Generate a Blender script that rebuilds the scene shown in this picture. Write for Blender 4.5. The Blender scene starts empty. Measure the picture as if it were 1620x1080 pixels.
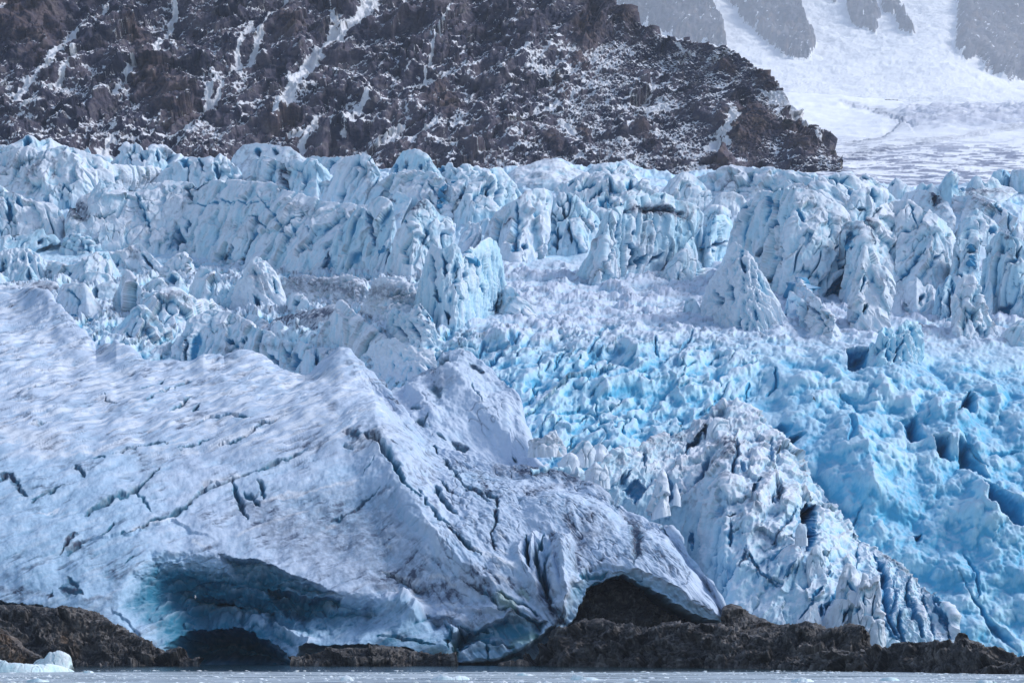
import bpy, math, numpy as np, time
T0 = time.time()
R = math.radians
C = bpy.context.scene.collection
scene = bpy.context.scene

# ------------------------------------------------------------------ camera, sky, sun, exposure
FPX, CAMZ, HORIZ = 4000.0, 4.0, 1006.0
TH = math.atan((HORIZ-540)/FPX)
cam = bpy.data.objects.new('camera', bpy.data.cameras.new('camera')); C.objects.link(cam)
cam.location = (0, 0, CAMZ); cam.rotation_euler = (math.pi/2+TH, 0, 0)
cam.data.sensor_width = 36; cam.data.lens = 36*FPX/1620; cam.data.clip_end = 40000; cam.data.clip_start = 1
scene.camera = cam
SUN_EL, SUN_AZ = 40, 84      # azimuth to the right of the view direction
w = bpy.data.worlds.new('World'); scene.world = w; w.use_nodes = True
nt = w.node_tree; bg = nt.nodes['Background']
sky = nt.nodes.new('ShaderNodeTexSky'); sky.sky_type = 'NISHITA'; sky.sun_disc = False
sky.sun_elevation = R(SUN_EL); sky.sun_rotation = R(SUN_AZ)
sky.air_density = 1.0; sky.dust_density = 0.5; sky.ozone_density = 1.0
nt.links.new(sky.outputs[0], bg.inputs[0]); bg.inputs[1].default_value = 0.14
sun = bpy.data.objects.new('sun', bpy.data.lights.new('sun', 'SUN')); C.objects.link(sun)
sun.data.energy = 3.2; sun.data.angle = R(18); sun.data.color = (1.0, 0.98, 0.965)
sun.rotation_euler = (R(90-SUN_EL), 0, math.pi-R(SUN_AZ))
sun.location = (0, 0, 300)
scene.view_settings.view_transform = 'Standard'; scene.view_settings.look = 'None'
scene.view_settings.gamma = 1; scene.view_settings.exposure = 0.30
scene.cycles.max_bounces = 8; scene.cycles.diffuse_bounces = 4; scene.cycles.volume_bounces = 1
scene.cycles.glossy_bounces = 2

# ------------------------------------------------------------------ projection helpers
cT, sT = math.cos(TH), math.sin(TH)
def unproj(px, py, Y):
    xc = (px-810)/FPX; yc = (540-py)/FPX
    k = Y/(cT-yc*sT)
    return np.stack([xc*k, Y+0*k, CAMZ+(sT+yc*cT)*k], -1).astype(np.float32)
def pts(s, z=None):
    a = np.array([[float(v) for v in p.split(',')] for p in s.split()])
    if z is not None: a = a/z[2]+np.array(z[:2])
    return a
def pchip(x, y, xi):
    """monotone cubic along axis 0; x (n), y (n,...), xi (m)"""
    x = np.asarray(x, float); y = np.asarray(y, float)
    n = len(x); sh = (-1,)+(1,)*(y.ndim-1)
    h = np.diff(x).reshape(sh); d = np.diff(y, axis=0)/h
    m = np.zeros_like(y)
    if n > 2:
        w1 = 2*h[1:]+h[:-1]; w2 = h[1:]+2*h[:-1]
        ok = d[:-1]*d[1:] > 0
        with np.errstate(all='ignore'):
            v = (w1+w2)/(w1/d[:-1]+w2/d[1:])
        m[1:-1] = np.where(ok, v, 0)
    m[0] = d[0]; m[-1] = d[-1]
    i = np.clip(np.searchsorted(x, xi, side='right')-1, 0, n-2)
    hh = np.diff(x)[i].reshape(sh); t = ((xi-x[i])/np.diff(x)[i]).reshape(sh); t = np.clip(t, 0, 1)
    return ((1+2*t)*(1-t)**2*y[i]+t*(1-t)**2*hh*m[i]+t*t*(3-2*t)*y[i+1]+t*t*(t-1)*hh*m[i+1])
def sstep(a, b, x):
    t = np.clip((x-a)/(b-a), 0, 1); return t*t*(3-2*t)

# ------------------------------------------------------------------ noise
_rng = np.random.RandomState(7)
G = _rng.normal(size=(64, 3)).astype(np.float32); G /= np.linalg.norm(G, axis=1, keepdims=True); G *= 1.5
def hsh(a, b, c):
    h = (a.astype(np.uint32)*np.uint32(374761393)+b.astype(np.uint32)*np.uint32(668265263)+c.astype(np.uint32)*np.uint32(2246822519))
    h = (h ^ (h >> np.uint32(13)))*np.uint32(1274126177)
    return h ^ (h >> np.uint32(16))
def perlin(x, y, z):
    x = np.asarray(x, np.float32); y = np.asarray(y, np.float32); z = np.asarray(z, np.float32)
    xi = np.floor(x).astype(np.int32); yi = np.floor(y).astype(np.int32); zi = np.floor(z).astype(np.int32)
    fx, fy, fz = x-xi, y-yi, z-zi
    u, v, w_ = (f*f*f*(f*(f*6-15)+10) for f in (fx, fy, fz))
    out = 0
    for dx in (0, 1):
        for dy in (0, 1):
            for dz in (0, 1):
                g = G[hsh(xi+dx, yi+dy, zi+dz) & np.uint32(63)]
                d = g[..., 0]*(fx-dx)+g[..., 1]*(fy-dy)+g[..., 2]*(fz-dz)
                out = out+d*(u if dx else 1-u)*(v if dy else 1-v)*(w_ if dz else 1-w_)
    return out
def fbm(q, s, o=4, gain=.5, seed=0.):
    out = 0; a = 1.; f = 1./s
    for i in range(o):
        out = out+a*perlin(q[..., 0]*f+seed+i*17.3, q[..., 1]*f+seed*1.7, q[..., 2]*f-seed); a *= gain; f *= 2.03
    return out
def ridged(q, s, o=4, gain=.5, seed=0.):
    out = 0; a = 1.; f = 1./s
    for i in range(o):
        n = 1-np.abs(perlin(q[..., 0]*f+seed+i*17.3, q[..., 1]*f+seed*1.7, q[..., 2]*f-seed))*1.6
        out = out+a*n; a *= gain; f *= 2.1
    return out/(2-2*gain**o)*2*.5
def worley(q, s, seed=0, facets=0.):
    """F1 distance (0..~1) and, with facets, tilted-plane heights per cell"""
    p = (q/s).astype(np.float32)
    b = np.floor(p-0.5).astype(np.int32)
    best = np.full(p.shape[:-1], 9., np.float32); fac = np.zeros_like(best)
    for dx in (0, 1):
        for dy in (0, 1):
            for dz in (0, 1):
                c = b+np.array([dx, dy, dz], np.int32)
                h = hsh(c[..., 0]+seed, c[..., 1], c[..., 2])
                jx = ((h & np.uint32(1023)).astype(np.float32)/1023-.5)*.8
                jy = (((h >> np.uint32(10)) & np.uint32(1023)).astype(np.float32)/1023-.5)*.8
                jz = (((h >> np.uint32(20)) & np.uint32(1023)).astype(np.float32)/1023-.5)*.8
                d0 = p[..., 0]-c[..., 0]-.5-jx; d1 = p[..., 1]-c[..., 1]-.5-jy; d2 = p[..., 2]-c[..., 2]-.5-jz
                d = d0*d0+d1*d1+d2*d2
                m = d < best
                best = np.where(m, d, best)
                if facets:
                    g = G[(h >> np.uint32(3)) & np.uint32(63)]
                    f = (g[..., 0]*d0+g[..., 1]*d1+g[..., 2]*d2)*facets+((h >> np.uint32(7)) & np.uint32(255)).astype(np.float32)/255*.6
                    fac = np.where(m, f, fac)
    return (np.sqrt(best), fac) if facets else np.sqrt(best)

# ------------------------------------------------------------------ materials
def mat(name):
    m = bpy.data.materials.new(name); m.use_nodes = True
    return m, m.node_tree, m.node_tree.nodes['Principled BSDF']
class NT:
    def __init__(s, t): s.t = t
    def n(s, ty, **k):
        x = s.t.nodes.new('ShaderNode'+ty)
        for a, b in k.items(): setattr(x, a, b)
        return x
    def l(s, a, b): s.t.links.new(a, b)
    def attr(s, name): x = s.n('Attribute'); x.attribute_name = name; return x.outputs['Fac']
    def noise(s, vec, scale, detail=6, rough=.55, dist=0):
        x = s.n('TexNoise'); x.inputs['Scale'].default_value = scale; x.inputs['Detail'].default_value = detail
        x.inputs['Roughness'].default_value = rough; x.inputs['Distortion'].default_value = dist
        if vec is not None: s.l(vec, x.inputs['Vector'])
        return x.outputs['Fac']
    def math(s, op, a, b=None, c=None, clamp=False):
        x = s.n('Math', operation=op); x.use_clamp = clamp
        for i, v in enumerate((a, b, c)):
            if v is None: continue
            if isinstance(v, (int, float)): x.inputs[i].default_value = v
            else: s.l(v, x.inputs[i])
        return x.outputs[0]
    def ramp(s, v, a, b, lo=0., hi=1.):
        x = s.n('MapRange', interpolation_type='SMOOTHSTEP')
        s.l(v, x.inputs[0]); x.inputs[1].default_value = a; x.inputs[2].default_value = b
        x.inputs[3].default_value = lo; x.inputs[4].default_value = hi
        return x.outputs[0]
    def mix(s, f, a, b):
        x = s.n('Mix', data_type='RGBA')
        if isinstance(f, (int, float)): x.inputs[0].default_value = f
        else: s.l(f, x.inputs[0])
        for i, v in ((6, a), (7, b)):
            if isinstance(v, tuple): x.inputs[i].default_value = v+(1,)
            else: s.l(v, x.inputs[i])
        return x.outputs[2]
    def scalev(s, vec, v):
        x = s.n('VectorMath', operation='MULTIPLY'); s.l(vec, x.inputs[0]); x.inputs[1].default_value = v
        return x.outputs[0]
    def nz(s):
        g = s.n('NewGeometry'); x = s.n('SeparateXYZ'); s.l(g.outputs['Normal'], x.inputs[0]); return x.outputs[2]
    def bump(s, h, strength, dist, bsdf):
        x = s.n('Bump'); s.l(h, x.inputs['Height']); x.inputs['Strength'].default_value = strength
        x.inputs['Distance'].default_value = dist; s.l(x.outputs[0], bsdf.inputs['Normal'])

def ice_material(name, white=(.60,.66,.78), pale=(.45,.66,.79), deep=(.14,.46,.74), snow=(.74,.76,.84), sc=1.0, upsnow=.6, dirtamt=.5, bumpk=.3, blotch=1.1):
    m, t, b = mat(name); N = NT(t)
    g = N.n('TexCoord').outputs['Object']
    n1 = N.noise(g, .055*sc, 5); n2 = N.noise(g, .5*sc, 6, .62); n3 = N.noise(N.scalev(g, (1, .6, .22)), 1.1*sc, 5, .6, .6)
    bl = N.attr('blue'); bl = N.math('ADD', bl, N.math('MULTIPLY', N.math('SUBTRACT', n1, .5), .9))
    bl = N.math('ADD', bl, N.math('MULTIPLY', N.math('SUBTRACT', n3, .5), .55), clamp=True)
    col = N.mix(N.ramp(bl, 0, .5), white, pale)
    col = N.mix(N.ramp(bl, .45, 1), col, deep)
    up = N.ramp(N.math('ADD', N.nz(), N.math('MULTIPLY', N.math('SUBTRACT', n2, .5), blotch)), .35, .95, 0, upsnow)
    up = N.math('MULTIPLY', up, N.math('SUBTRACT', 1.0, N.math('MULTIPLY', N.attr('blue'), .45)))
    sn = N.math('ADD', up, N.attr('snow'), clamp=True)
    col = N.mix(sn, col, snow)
    # old dust bands in the weathered crust
    n4 = N.noise(N.scalev(g, (1, 1, 2.2)), .35*sc, 8, .7, 1.2)
    d0 = N.math('MULTIPLY', N.ramp(n4, .55, .78), .35*dirtamt)
    d1 = N.math('MULTIPLY', N.attr('dirt'), N.ramp(N.noise(g, .9*sc, 8, .72, .4), .30, .62))
    d = N.math('ADD', d0, d1, clamp=True)
    col = N.mix(d, col, (.065, .085, .14))
    gr = N.attr('green'); col = N.mix(gr, col, (.16, .27, .18))
    N.l(col, b.inputs['Base Color'])
    b.inputs['Roughness'].default_value = .55; b.inputs['Specular IOR Level'].default_value = .35; b.inputs['IOR'].default_value = 1.31
    h = N.math('ADD', N.noise(g, 1.6*sc, 8, .6), N.math('MULTIPLY', n3, .8))
    N.bump(h, bumpk, .28/sc, b)
    return m
def rock_material(name, snowc=(.80, .81, .86), a=(.022,.021,.024), c=(.085,.071,.064), sc=1.0, snow=False):
    m, t, b = mat(name); N = NT(t)
    g = N.n('TexCoord').outputs['Object']
    n1 = N.noise(g, .12*sc, 6, .6); n2 = N.noise(N.scalev(g, (1, 1, 2)), .55*sc, 8, .62, .8); n3 = N.noise(g, 3*sc, 8, .7)
    col = N.mix(N.ramp(N.math('ADD', n1, N.math('MULTIPLY', N.math('SUBTRACT', n2, .5), .6)), .38, .68), a, c)
    col = N.mix(N.ramp(n2, .52, .72, 0, .7), col, (.17, .16, .16))
    col = N.mix(N.math('MULTIPLY', N.attr('rust'), N.ramp(n2, .3, .6)), col, (.17, .095, .045))
    if snow:
        sf = N.attr('snow')
        k = N.math('ADD', N.math('MULTIPLY', N.nz(), .55), N.math('MULTIPLY', N.math('SUBTRACT', N.noise(g, 1.8*sc, 8, .74), .5), 1.9))
        k = N.math('ADD', k, sf)
        s = N.ramp(k, .80, .95)
        col = N.mix(s, col, snowc)
        rr = N.math('MULTIPLY_ADD', s, .1, .75); N.l(rr, b.inputs['Roughness'])
    else:
        b.inputs['Roughness'].default_value = .55
        col = N.mix(N.math('MULTIPLY', N.attr('dirt'), .85, clamp=True), col, (.010, .010, .014)); col = N.mix(N.math('MULTIPLY', N.attr('snow'), N.ramp(n2, .3, .65), clamp=True), col, (.27, .25, .245))
    N.l(col, b.inputs['Base Color']); b.inputs['Specular IOR Level'].default_value = .4 if not snow else .2
    N.bump(N.math('ADD', n3, N.math('MULTIPLY', n2, 1.5)), .6, .45/sc, b)
    return m

def blur(a, r):
    for _ in range(2):
        for ax in (0, 1):
            n = a.shape[ax]; k = min(r, (n-1)//2)
            if k < 1: continue
            p = np.concatenate([np.repeat(a.take([0], ax), k+1, ax), a, np.repeat(a.take([n-1], ax), k, ax)], ax).cumsum(ax, dtype=np.float64)
            a = ((p.take(range(2*k+1, 2*k+1+n), ax)-p.take(range(0, n), ax))/(2*k+1)).astype(np.float32)
    return a
# ------------------------------------------------------------------ sculpting grid
class Grid:
    def __init__(s, P, px, py, ref=None, ys=1.):
        s.P, s.px, s.py = P.astype(np.float32), px.astype(np.float32), py.astype(np.float32)
        s.m = s.P[..., 1]/FPX                     # metres per photo pixel here
        s.h = np.zeros(px.shape, np.float32); s.push = np.zeros(px.shape, np.float32)
        s.a = {k: np.zeros(px.shape, np.float32) for k in ('blue', 'dirt', 'snow', 'green', 'rust')}
        s.q = (s.P/(np.median(s.P[..., 1])/FPX if ref is None else ref/FPX)*np.array([1, ys, 1])).astype(np.float32)
        wq = s.q
        s.wx = s.px+fbm(wq, 16, 3, .55, 31.)*3.6; s.wy = s.py+fbm(wq, 16, 3, .55, 57.)*3.6
    def seg(s, p, rad):
        """distance (px), position 0..1 along and side of a polyline, where within rad"""
        x0, y0 = p.min(0)-rad-5; x1, y1 = p.max(0)+rad+5
        idx = np.nonzero((s.px > x0) & (s.px < x1) & (s.py > y0) & (s.py < y1))
        if len(idx[0]) == 0: return None
        X, Y = s.wx[idx], s.wy[idx]
        best = np.full(X.shape, 1e9, np.float32); tt = np.zeros_like(best); sd = np.zeros_like(best)
        L = np.hypot(*np.diff(p, axis=0).T); cum = np.concatenate([[0], np.cumsum(L)])
        for k in range(len(L)):
            ax, ay = p[k]; bx, by = p[k+1]; vx, vy = bx-ax, by-ay
            t = np.clip(((X-ax)*vx+(Y-ay)*vy)/max(L[k]**2, 1e-6), 0, 1)
            dx, dy = X-ax-t*vx, Y-ay-t*vy; d = np.hypot(dx, dy); mk = d < best
            best = np.where(mk, d, best); tt = np.where(mk, (cum[k]+t*L[k])/cum[-1], tt); sd = np.where(mk, np.sign(vx*dy-vy*dx), sd)
        return idx, best, tt, sd
    def crack(s, p, w=3., depth=8., blue=.5, dirt=0., snow=0., rim=0.):
        r = s.seg(p, w*3)
        if r is None: return
        i, d, t, sd = r; ww = w*(1+.75*perlin(s.px[i]/11, s.py[i]/11, s.px[i]*0+w))*np.sqrt(np.clip(np.sin(np.pi*np.clip(t, .03, .97)), .05, 1))
        v = np.clip(1-d/ww, 0, 1); v = v*v*(3-2*v)*np.clip(ww/w*1.2, 0, 1)
        s.h[i] -= depth*1.5*v
        if rim: s.h[i] += rim*np.exp(-((d-ww*1.5)/ww)**2)
        vv = np.clip(1-d/(ww*1.7), 0, 1)
        s.a['blue'][i] = np.maximum(s.a['blue'][i], blue*vv*1.6) if blue else s.a['blue'][i]
        s.a['dirt'][i] += dirt*np.clip(vv*1.5, 0, 1)
    def ridge(s, p, w=20., amp=8., pw=1.3):
        r = s.seg(p, w)
        if r is None: return
        i, d, t, sd = r; e = np.clip(np.minimum(t, 1-t)*6, 0, 1)**.6
        s.h[i] += amp*np.clip(1-d/w, 0, 1)**pw*e
    def lip(s, p, w=20., depth=6., side=1, soft=1.5):
        """a step: falls away just past the line on one side and recovers over w"""
        r = s.seg(p, w*3)
        if r is None: return
        i, d, t, sd = r; x = d*sd*side; e = np.clip(np.minimum(t, 1-t)*5, 0, 1)
        s.h[i] -= depth*e*np.where(x > 0, np.exp(-x/w)*np.clip(x/soft, 0, 1)*np.clip((3*w-d)/w, 0, 1), 0)
    def paint(s, k, p, w, amt):
        r = s.seg(p, w)
        if r is None: return
        i, d, t, sd = r; s.a[k][i] = np.clip(s.a[k][i]+amt*sstep(0, 1, 1-d/w), -1, 1.5)
    def inside(s, p, soft, warp=True):
        """soft mask of a polygon: 1 well inside, 0 outside, ramp over soft px within"""
        x0, y0 = p.min(0)-5; x1, y1 = p.max(0)+5
        idx = np.nonzero((s.px > x0) & (s.px < x1) & (s.py > y0) & (s.py < y1))
        if len(idx[0]) == 0: return None
        X, Y = (s.wx[idx], s.wy[idx]) if warp else (s.px[idx], s.py[idx])
        ins = np.zeros(X.shape, bool); best = np.full(X.shape, 1e9, np.float32); n = len(p)
        for k in range(n):
            ax, ay = p[k]; bx, by = p[(k+1) % n]
            if ay != by: ins ^= ((ay > Y) != (by > Y)) & (X < (bx-ax)*(Y-ay)/(by-ay)+ax)
            vx, vy = bx-ax, by-ay; t = np.clip(((X-ax)*vx+(Y-ay)*vy)/max(vx*vx+vy*vy, 1e-6), 0, 1)
            best = np.minimum(best, np.hypot(X-ax-t*vx, Y-ay-t*vy))
        return idx, np.where(ins, np.clip(best/soft, 0, 1), 0)
    def cave(s, p, metres, soft=20, blue=0., pw=.7):
        r = s.inside(p, soft)
        if r is None: return
        s.push[r[0]] += metres*r[1]**pw
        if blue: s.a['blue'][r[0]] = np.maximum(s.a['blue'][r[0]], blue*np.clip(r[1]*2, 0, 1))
    def area(s, k, p, amt, soft=10):
        r = s.inside(p, soft)
        if r is None: return
        s.a[k][r[0]] = np.clip(s.a[k][r[0]]+amt*sstep(0, 1, r[1]), -1, 1.5)
    def normal(s):
        du = np.gradient(s.P, axis=1); dv = np.gradient(s.P, axis=0)
        n = np.cross(du, dv); n /= np.linalg.norm(n, axis=-1, keepdims=True)+1e-9
        return n
    def build(s, name, material, smooth=True, bias=0., fresh=.6, rad=7, crust=.25):
        if fresh:    # hollows tinted darker blue: fresh ice plus painted crevice shade; crests get pale crust
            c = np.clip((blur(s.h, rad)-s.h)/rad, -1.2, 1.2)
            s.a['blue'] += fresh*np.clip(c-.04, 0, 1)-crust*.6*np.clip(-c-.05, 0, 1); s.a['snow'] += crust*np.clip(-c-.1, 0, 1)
        n = s.normal(); n[..., 1] -= bias
        for _ in range(3):   # even the directions a little so that deep strokes do not fold
            n[1:-1, 1:-1] = (n[1:-1, 1:-1]*2+n[:-2, 1:-1]+n[2:, 1:-1]+n[1:-1, :-2]+n[1:-1, 2:])/6
        n /= np.linalg.norm(n, axis=-1, keepdims=True)+1e-9
        V = s.P+n*(s.h*s.m)[..., None]
        V[..., 1] += s.push
        nv, nu = s.px.shape
        return grid_mesh(name, V.reshape(-1, 3), nv, nu, material, {k: v.reshape(-1) for k, v in s.a.items() if np.any(v)}, smooth)
def grid_mesh(name, V, nv, nu, material, attrs={}, smooth=True):
    k = np.arange(nv*nu, dtype=np.int32).reshape(nv, nu)
    F = np.stack([k[:-1, :-1], k[:-1, 1:], k[1:, 1:], k[1:, :-1]], -1).reshape(-1, 4)
    return make_mesh(name, V, F, material, attrs, smooth)
def make_mesh(name, V, F, material, attrs={}, smooth=True):
    me = bpy.data.meshes.new(name); nf, c = F.shape
    me.vertices.add(len(V)); me.vertices.foreach_set('co', np.ascontiguousarray(V, np.float32).ravel())
    me.loops.add(nf*c); me.loops.foreach_set('vertex_index', F.ravel().astype(np.int32))
    me.polygons.add(nf); me.polygons.foreach_set('loop_start', np.arange(0, nf*c, c, dtype=np.int32))
    me.polygons.foreach_set('loop_total', np.full(nf, c, np.int32))
    me.polygons.foreach_set('use_smooth', np.full(nf, smooth, bool))
    me.update(calc_edges=True)
    for k, v in attrs.items():
        a = me.attributes.new(k, 'FLOAT', 'POINT'); a.data.foreach_set('value', np.ascontiguousarray(v, np.float32))
    me.materials.append(material)
    o = bpy.data.objects.new(name, me); C.objects.link(o)
    return o
def tag(o, label=None, cat=None, group=None, kind=None):
    for k, v in (('label', label), ('category', cat), ('group', group), ('kind', kind)):
        if v: o[k] = v
    return o

def rowsheet(rows, x0, x1, sp=1.3, extra=(), ref=None, ys=1., sm=0):
    """rows: (outline, depth) from foot to crest; each a polyline over px, or a number. extra rows: (dy_metres_back, dz) after the last"""
    a, b = max(x0, -90), min(x1, 1730)      # fine inside the photo's width, coarser beyond it
    X = np.concatenate([np.arange(x0, a-2, 4.5), np.linspace(a, b, int((b-a)/sp)), np.arange(b+4.5, x1, 4.5)]); nu = len(X)
    pys, Ys = [], []
    for o, d in rows:
        o = pts(o) if isinstance(o, str) else np.array([[x0, o], [x1, o]], float)
        d = pts(d) if isinstance(d, str) else np.array([[x0, d], [x1, d]], float)
        pys.append(np.interp(X, o[:, 0], o[:, 1])); Ys.append(pchip(d[:, 0], d[:, 1], X) if len(d) > 2 else np.interp(X, d[:, 0], d[:, 1]))
    pys, Ys = np.array(pys), np.array(Ys)
    if sm:
        k = int(sm/sp); ker = np.hanning(2*k+3)[1:-1]; ker /= ker.sum()
        for A in (pys, Ys):
            for j in range(len(A)-(A is pys)): A[j] = np.convolve(np.pad(A[j], k, 'edge'), ker, 'valid')
    gap = np.abs(np.diff(pys, axis=0)); gap = np.maximum(np.percentile(gap, 90, axis=1), 3)
    tk = np.concatenate([[0], np.cumsum(gap)]); nv = int(tk[-1]/sp)+2
    t = np.linspace(0, tk[-1], nv)
    py = pchip(tk, pys, t); Y = pchip(tk, Ys, t); px = np.broadcast_to(X, py.shape)
    P = unproj(px, py, Y)
    for dy, dz in extra:
        q = P[-1:].copy(); q[..., 1] += dy; q[..., 2] += dz; P = np.concatenate([P, q]); px = np.concatenate([px, px[-1:]]); py = np.concatenate([py, py[-1:]])
    return Grid(P, px, py, ref, ys)

# depth of the broken glacier slope behind the front mass, by photo height
GY = [(1100, 383), (1040, 385), (950, 392), (850, 402), (750, 416), (650, 438), (580, 458), (525, 478), (500, 505), (470, 550), (440, 592), (420, 615), (400, 632), (350, 655), (300, 682), (270, 712), (240, 752), (200, 800)]
GYa = np.array(GY[::-1], float)
def backset(px): return 62*sstep(760, 330, px)
def ground_Y(py, px=900.): return np.interp(py, GYa[:, 0], GYa[:, 1])+backset(px)

# ------------------------------------------------------------------ ice blocks, pinnacles and rocks traced one by one
def body(name, crest, foot, material, Y=None, sp=1.25, setback=.45, edge=.42, thick=1.0, style='slab', z=None,
         cracks=(), blue=.35, dirt=(), snowp=(), rough=1., ribs=1., tilt=10., lean=0., caves=(), dip=6, jag=1.2, seed=None, rust=()):
    c = pts(crest, z) if isinstance(crest, str) else crest; f = pts(foot, z) if isinstance(foot, str) else foot
    seed = (c[0, 0]*.37+c[0, 1]*.11) if seed is None else seed
    L = np.concatenate([[0], np.cumsum(np.hypot(*np.diff(c, axis=0).T))]); Lf = np.concatenate([[0], np.cumsum(np.hypot(*np.diff(f, axis=0).T))])
    wpx = c[:, 0].max()-c[:, 0].min(); hpx = max(f[:, 1].max()-c[:, 1].min(), 6)
    nu = int(max(14, L[-1]/sp)); S = np.linspace(0, 1, nu)
    cx = np.interp(S, L/L[-1], c[:, 0]); cy = np.interp(S, L/L[-1], c[:, 1])
    # foot follows the crest's own x where it can
    u = 0.5*(S+np.clip((cx-cx.min())/(cx.max()-cx.min()), 0, 1)); u = np.maximum.accumulate(u); u = (u-u[0])/(u[-1]-u[0])
    fx = np.interp(u, Lf/Lf[-1], f[:, 0]); fy = np.interp(u, Lf/Lf[-1], f[:, 1])
    if jag:
        q = np.stack([cx, cy, cx*0+seed], -1); cy = cy+fbm(q, 9, 3, .6, seed)*jag
    nv = int(max(10, hpx/sp)); T = np.linspace(0, 1, nv)[:, None]
    px = fx+(cx-fx)*T; py = fy+(cy-fy)*T
    Yf = ground_Y(fy, fx) if Y is None else (np.interp(fx, pts(Y)[:, 0], pts(Y)[:, 1]) if isinstance(Y, str) else fy*0+Y)
    m = np.median(Yf)/FPX
    e = np.abs(2*S-1)**2.2*edge*wpx*m
    Yd = Yf-4.0*m+e+setback*(fy-py)*m+(T**3)*min(hpx, wpx)*.12*m
    P = unproj(px, py, Yd)
    # extend below the foot and close the back
    low = P[:1].copy(); low[..., 2] -= dip*m*2; low[..., 1] -= .2*m
    th = thick*min(wpx, hpx*1.2)*m
    backs = []
    hc = (P[-1:, :, 2]-P[:1, :, 2])
    for k in (.08, .2, .4, .7, 1.0):
        q = P[-1:].copy(); q[..., 1] += th*k; q[..., 2] -= hc*(k**2)*1.0+m*2*k; backs.append(q)
    Pn = np.concatenate([low, P]+backs); px = np.concatenate([px[:1], px]+[px[-1:]]*5); py = np.concatenate([py[:1]+2, py]+[py[-1:]]*5)
    g = Grid(Pn, px, py, np.median(Yf))
    q = g.q
    ang = R(-tilt); ct, st = math.cos(ang), math.sin(ang)
    qa = q.copy(); qa[..., 0] = q[..., 0]*ct+q[..., 2]*st; qa[..., 2] = (-q[..., 0]*st+q[..., 2]*ct)*.16   # long along the tilt
    fade = np.ones(g.px.shape, np.float32)
    g.a['blue'] += blue-.10
    if style == 'slab':       # smooth broken faces with slight fluting, hairline cracks
        g.h += ribs*fbm(qa, 22, 3, .45, seed)*2.6+rough*fbm(q, 42, 3, .45, seed+3)*3.5+rough*fbm(q, 7, 3, .55, seed+5)*.35
        wq = qa*np.array([1, 1, 2.2], np.float32)+np.stack([fbm(q, 20, 2, .5, seed+k) for k in (1, 4, 7)], -1)*4
        f1, fc = worley(wq, 34, int(seed), 1.5); f2, fd = worley(wq, 14, int(seed)+3, 1.3); g.h += rough*(fc*6.5+fd*1.6)*min(1., min(wpx, hpx)/70)**1.2
        fl = fbm(qa, 5, 3, .6, seed+8); g.h += ribs*fl*.45; g.a['dirt'] += .22*sstep(.25, .7, fl)+.16*sstep(.1, .5, fbm(qa, 12, 4, .6, seed+6)); g.a['blue'] += .25*fbm(qa, 11, 3, .5, seed+4)
        n = np.abs(perlin(qa[..., 0]/13+seed, qa[..., 1]/13, qa[..., 2]/9)); cr = np.clip(1-n/.05, 0, 1)*sstep(.0, .3, fbm(q, 40, 2, .5, seed+9))
        g.h -= cr*5; g.a['dirt'] += cr*.4
        n = np.abs(perlin(qa[..., 0]/27+seed*1.3, qa[..., 1]/27, qa[..., 2]/30)); cr = np.clip(1-n/.10, 0, 1)*sstep(.0, .4, fbm(qa, 60, 2, .5, seed+19))
        g.h -= cr**1.3*13*min(ribs, 1.3)*min(1, min(wpx, hpx)/60)
    elif style == 'flute':    # strongly grooved upright ribs
        r = ridged(qa, 13, 3, .5, seed)
        g.h += ribs*(r-.6)*13+rough*fbm(q, 9, 4, .55, seed)*1.0+fbm(q, 30, 2, .5, seed)*4
        g.a['blue'] += np.clip(.55-r, 0, 1)*1.0; g.a['snow'] += np.clip(r-.85, 0, 1)*.8
    elif style == 'rubble':
        f1, fc = worley(q, 9, int(seed), 1.2); g.h += rough*(fc*3.6+(.5-f1)*3)+fbm(q, 30, 4, .5, seed)*6
        g.a['snow'] += .3*sstep(0, .5, fbm(q, 15, 3, .5, seed))
    elif style == 'dome':     # weathered, dirty, rounded
        g.h += fbm(q, 40, 5, .5, seed)*5*rough+fbm(qa, 12, 3, .5, seed)*2.0*ribs
        g.a['dirt'] += .55*sstep(.05, .6, fbm(q, 18, 4, .6, seed+2))
    elif style == 'rock':
        qb = q.copy(); qb[..., 0] = q[..., 0]*ct+q[..., 2]*st; qb[..., 2] = (-q[..., 0]*st+q[..., 2]*ct)*1.0; qb = qb*np.array([.45, .8, 1.25], np.float32)
        qb = qb+np.stack([fbm(q, 20, 3, .5, seed+k) for k in (1, 4, 7)], -1)*5
        f1, fc = worley(qb, 32, int(seed), 1.6); f2, fd = worley(qb, 12, int(seed)+5, 1.3)
        qs = qa.copy(); qs[..., 2] = qa[..., 2]*.9
        g.h += rough*(fc*10+fd*2.0+ridged(qs, 9, 3, .5, seed)*2.6+fbm(q, 45, 3, .5, seed)*8)
        lay = (q[..., 0]*ct+q[..., 2]*st)/6.5+fbm(q, 38, 4, .55, seed+5)*3.4; k = np.floor(lay); fr = lay-k
        tone = (hsh(k.astype(np.int32), k.astype(np.int32)*0+int(seed), k.astype(np.int32)*0) & np.uint32(255)).astype(np.float32)/255
        g.h += rough*np.clip(fr, 0, .85)*5.5*(.3+tone); g.a['snow'] += np.clip(tone-.45, 0, 1)*1.1*sstep(.0, .5, fr)+.35*sstep(.1, .6, fbm(q, 9, 4, .6, seed)); g.a['dirt'] += .8*np.clip(.4-tone, 0, 1)*2+.5*sstep(.8, 1, fr)
    dmp = np.concatenate([[1.], 1-.65*sstep(.82, 1, T[:, 0]), np.full(5, .35)])[:, None]; g.h *= dmp
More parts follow.
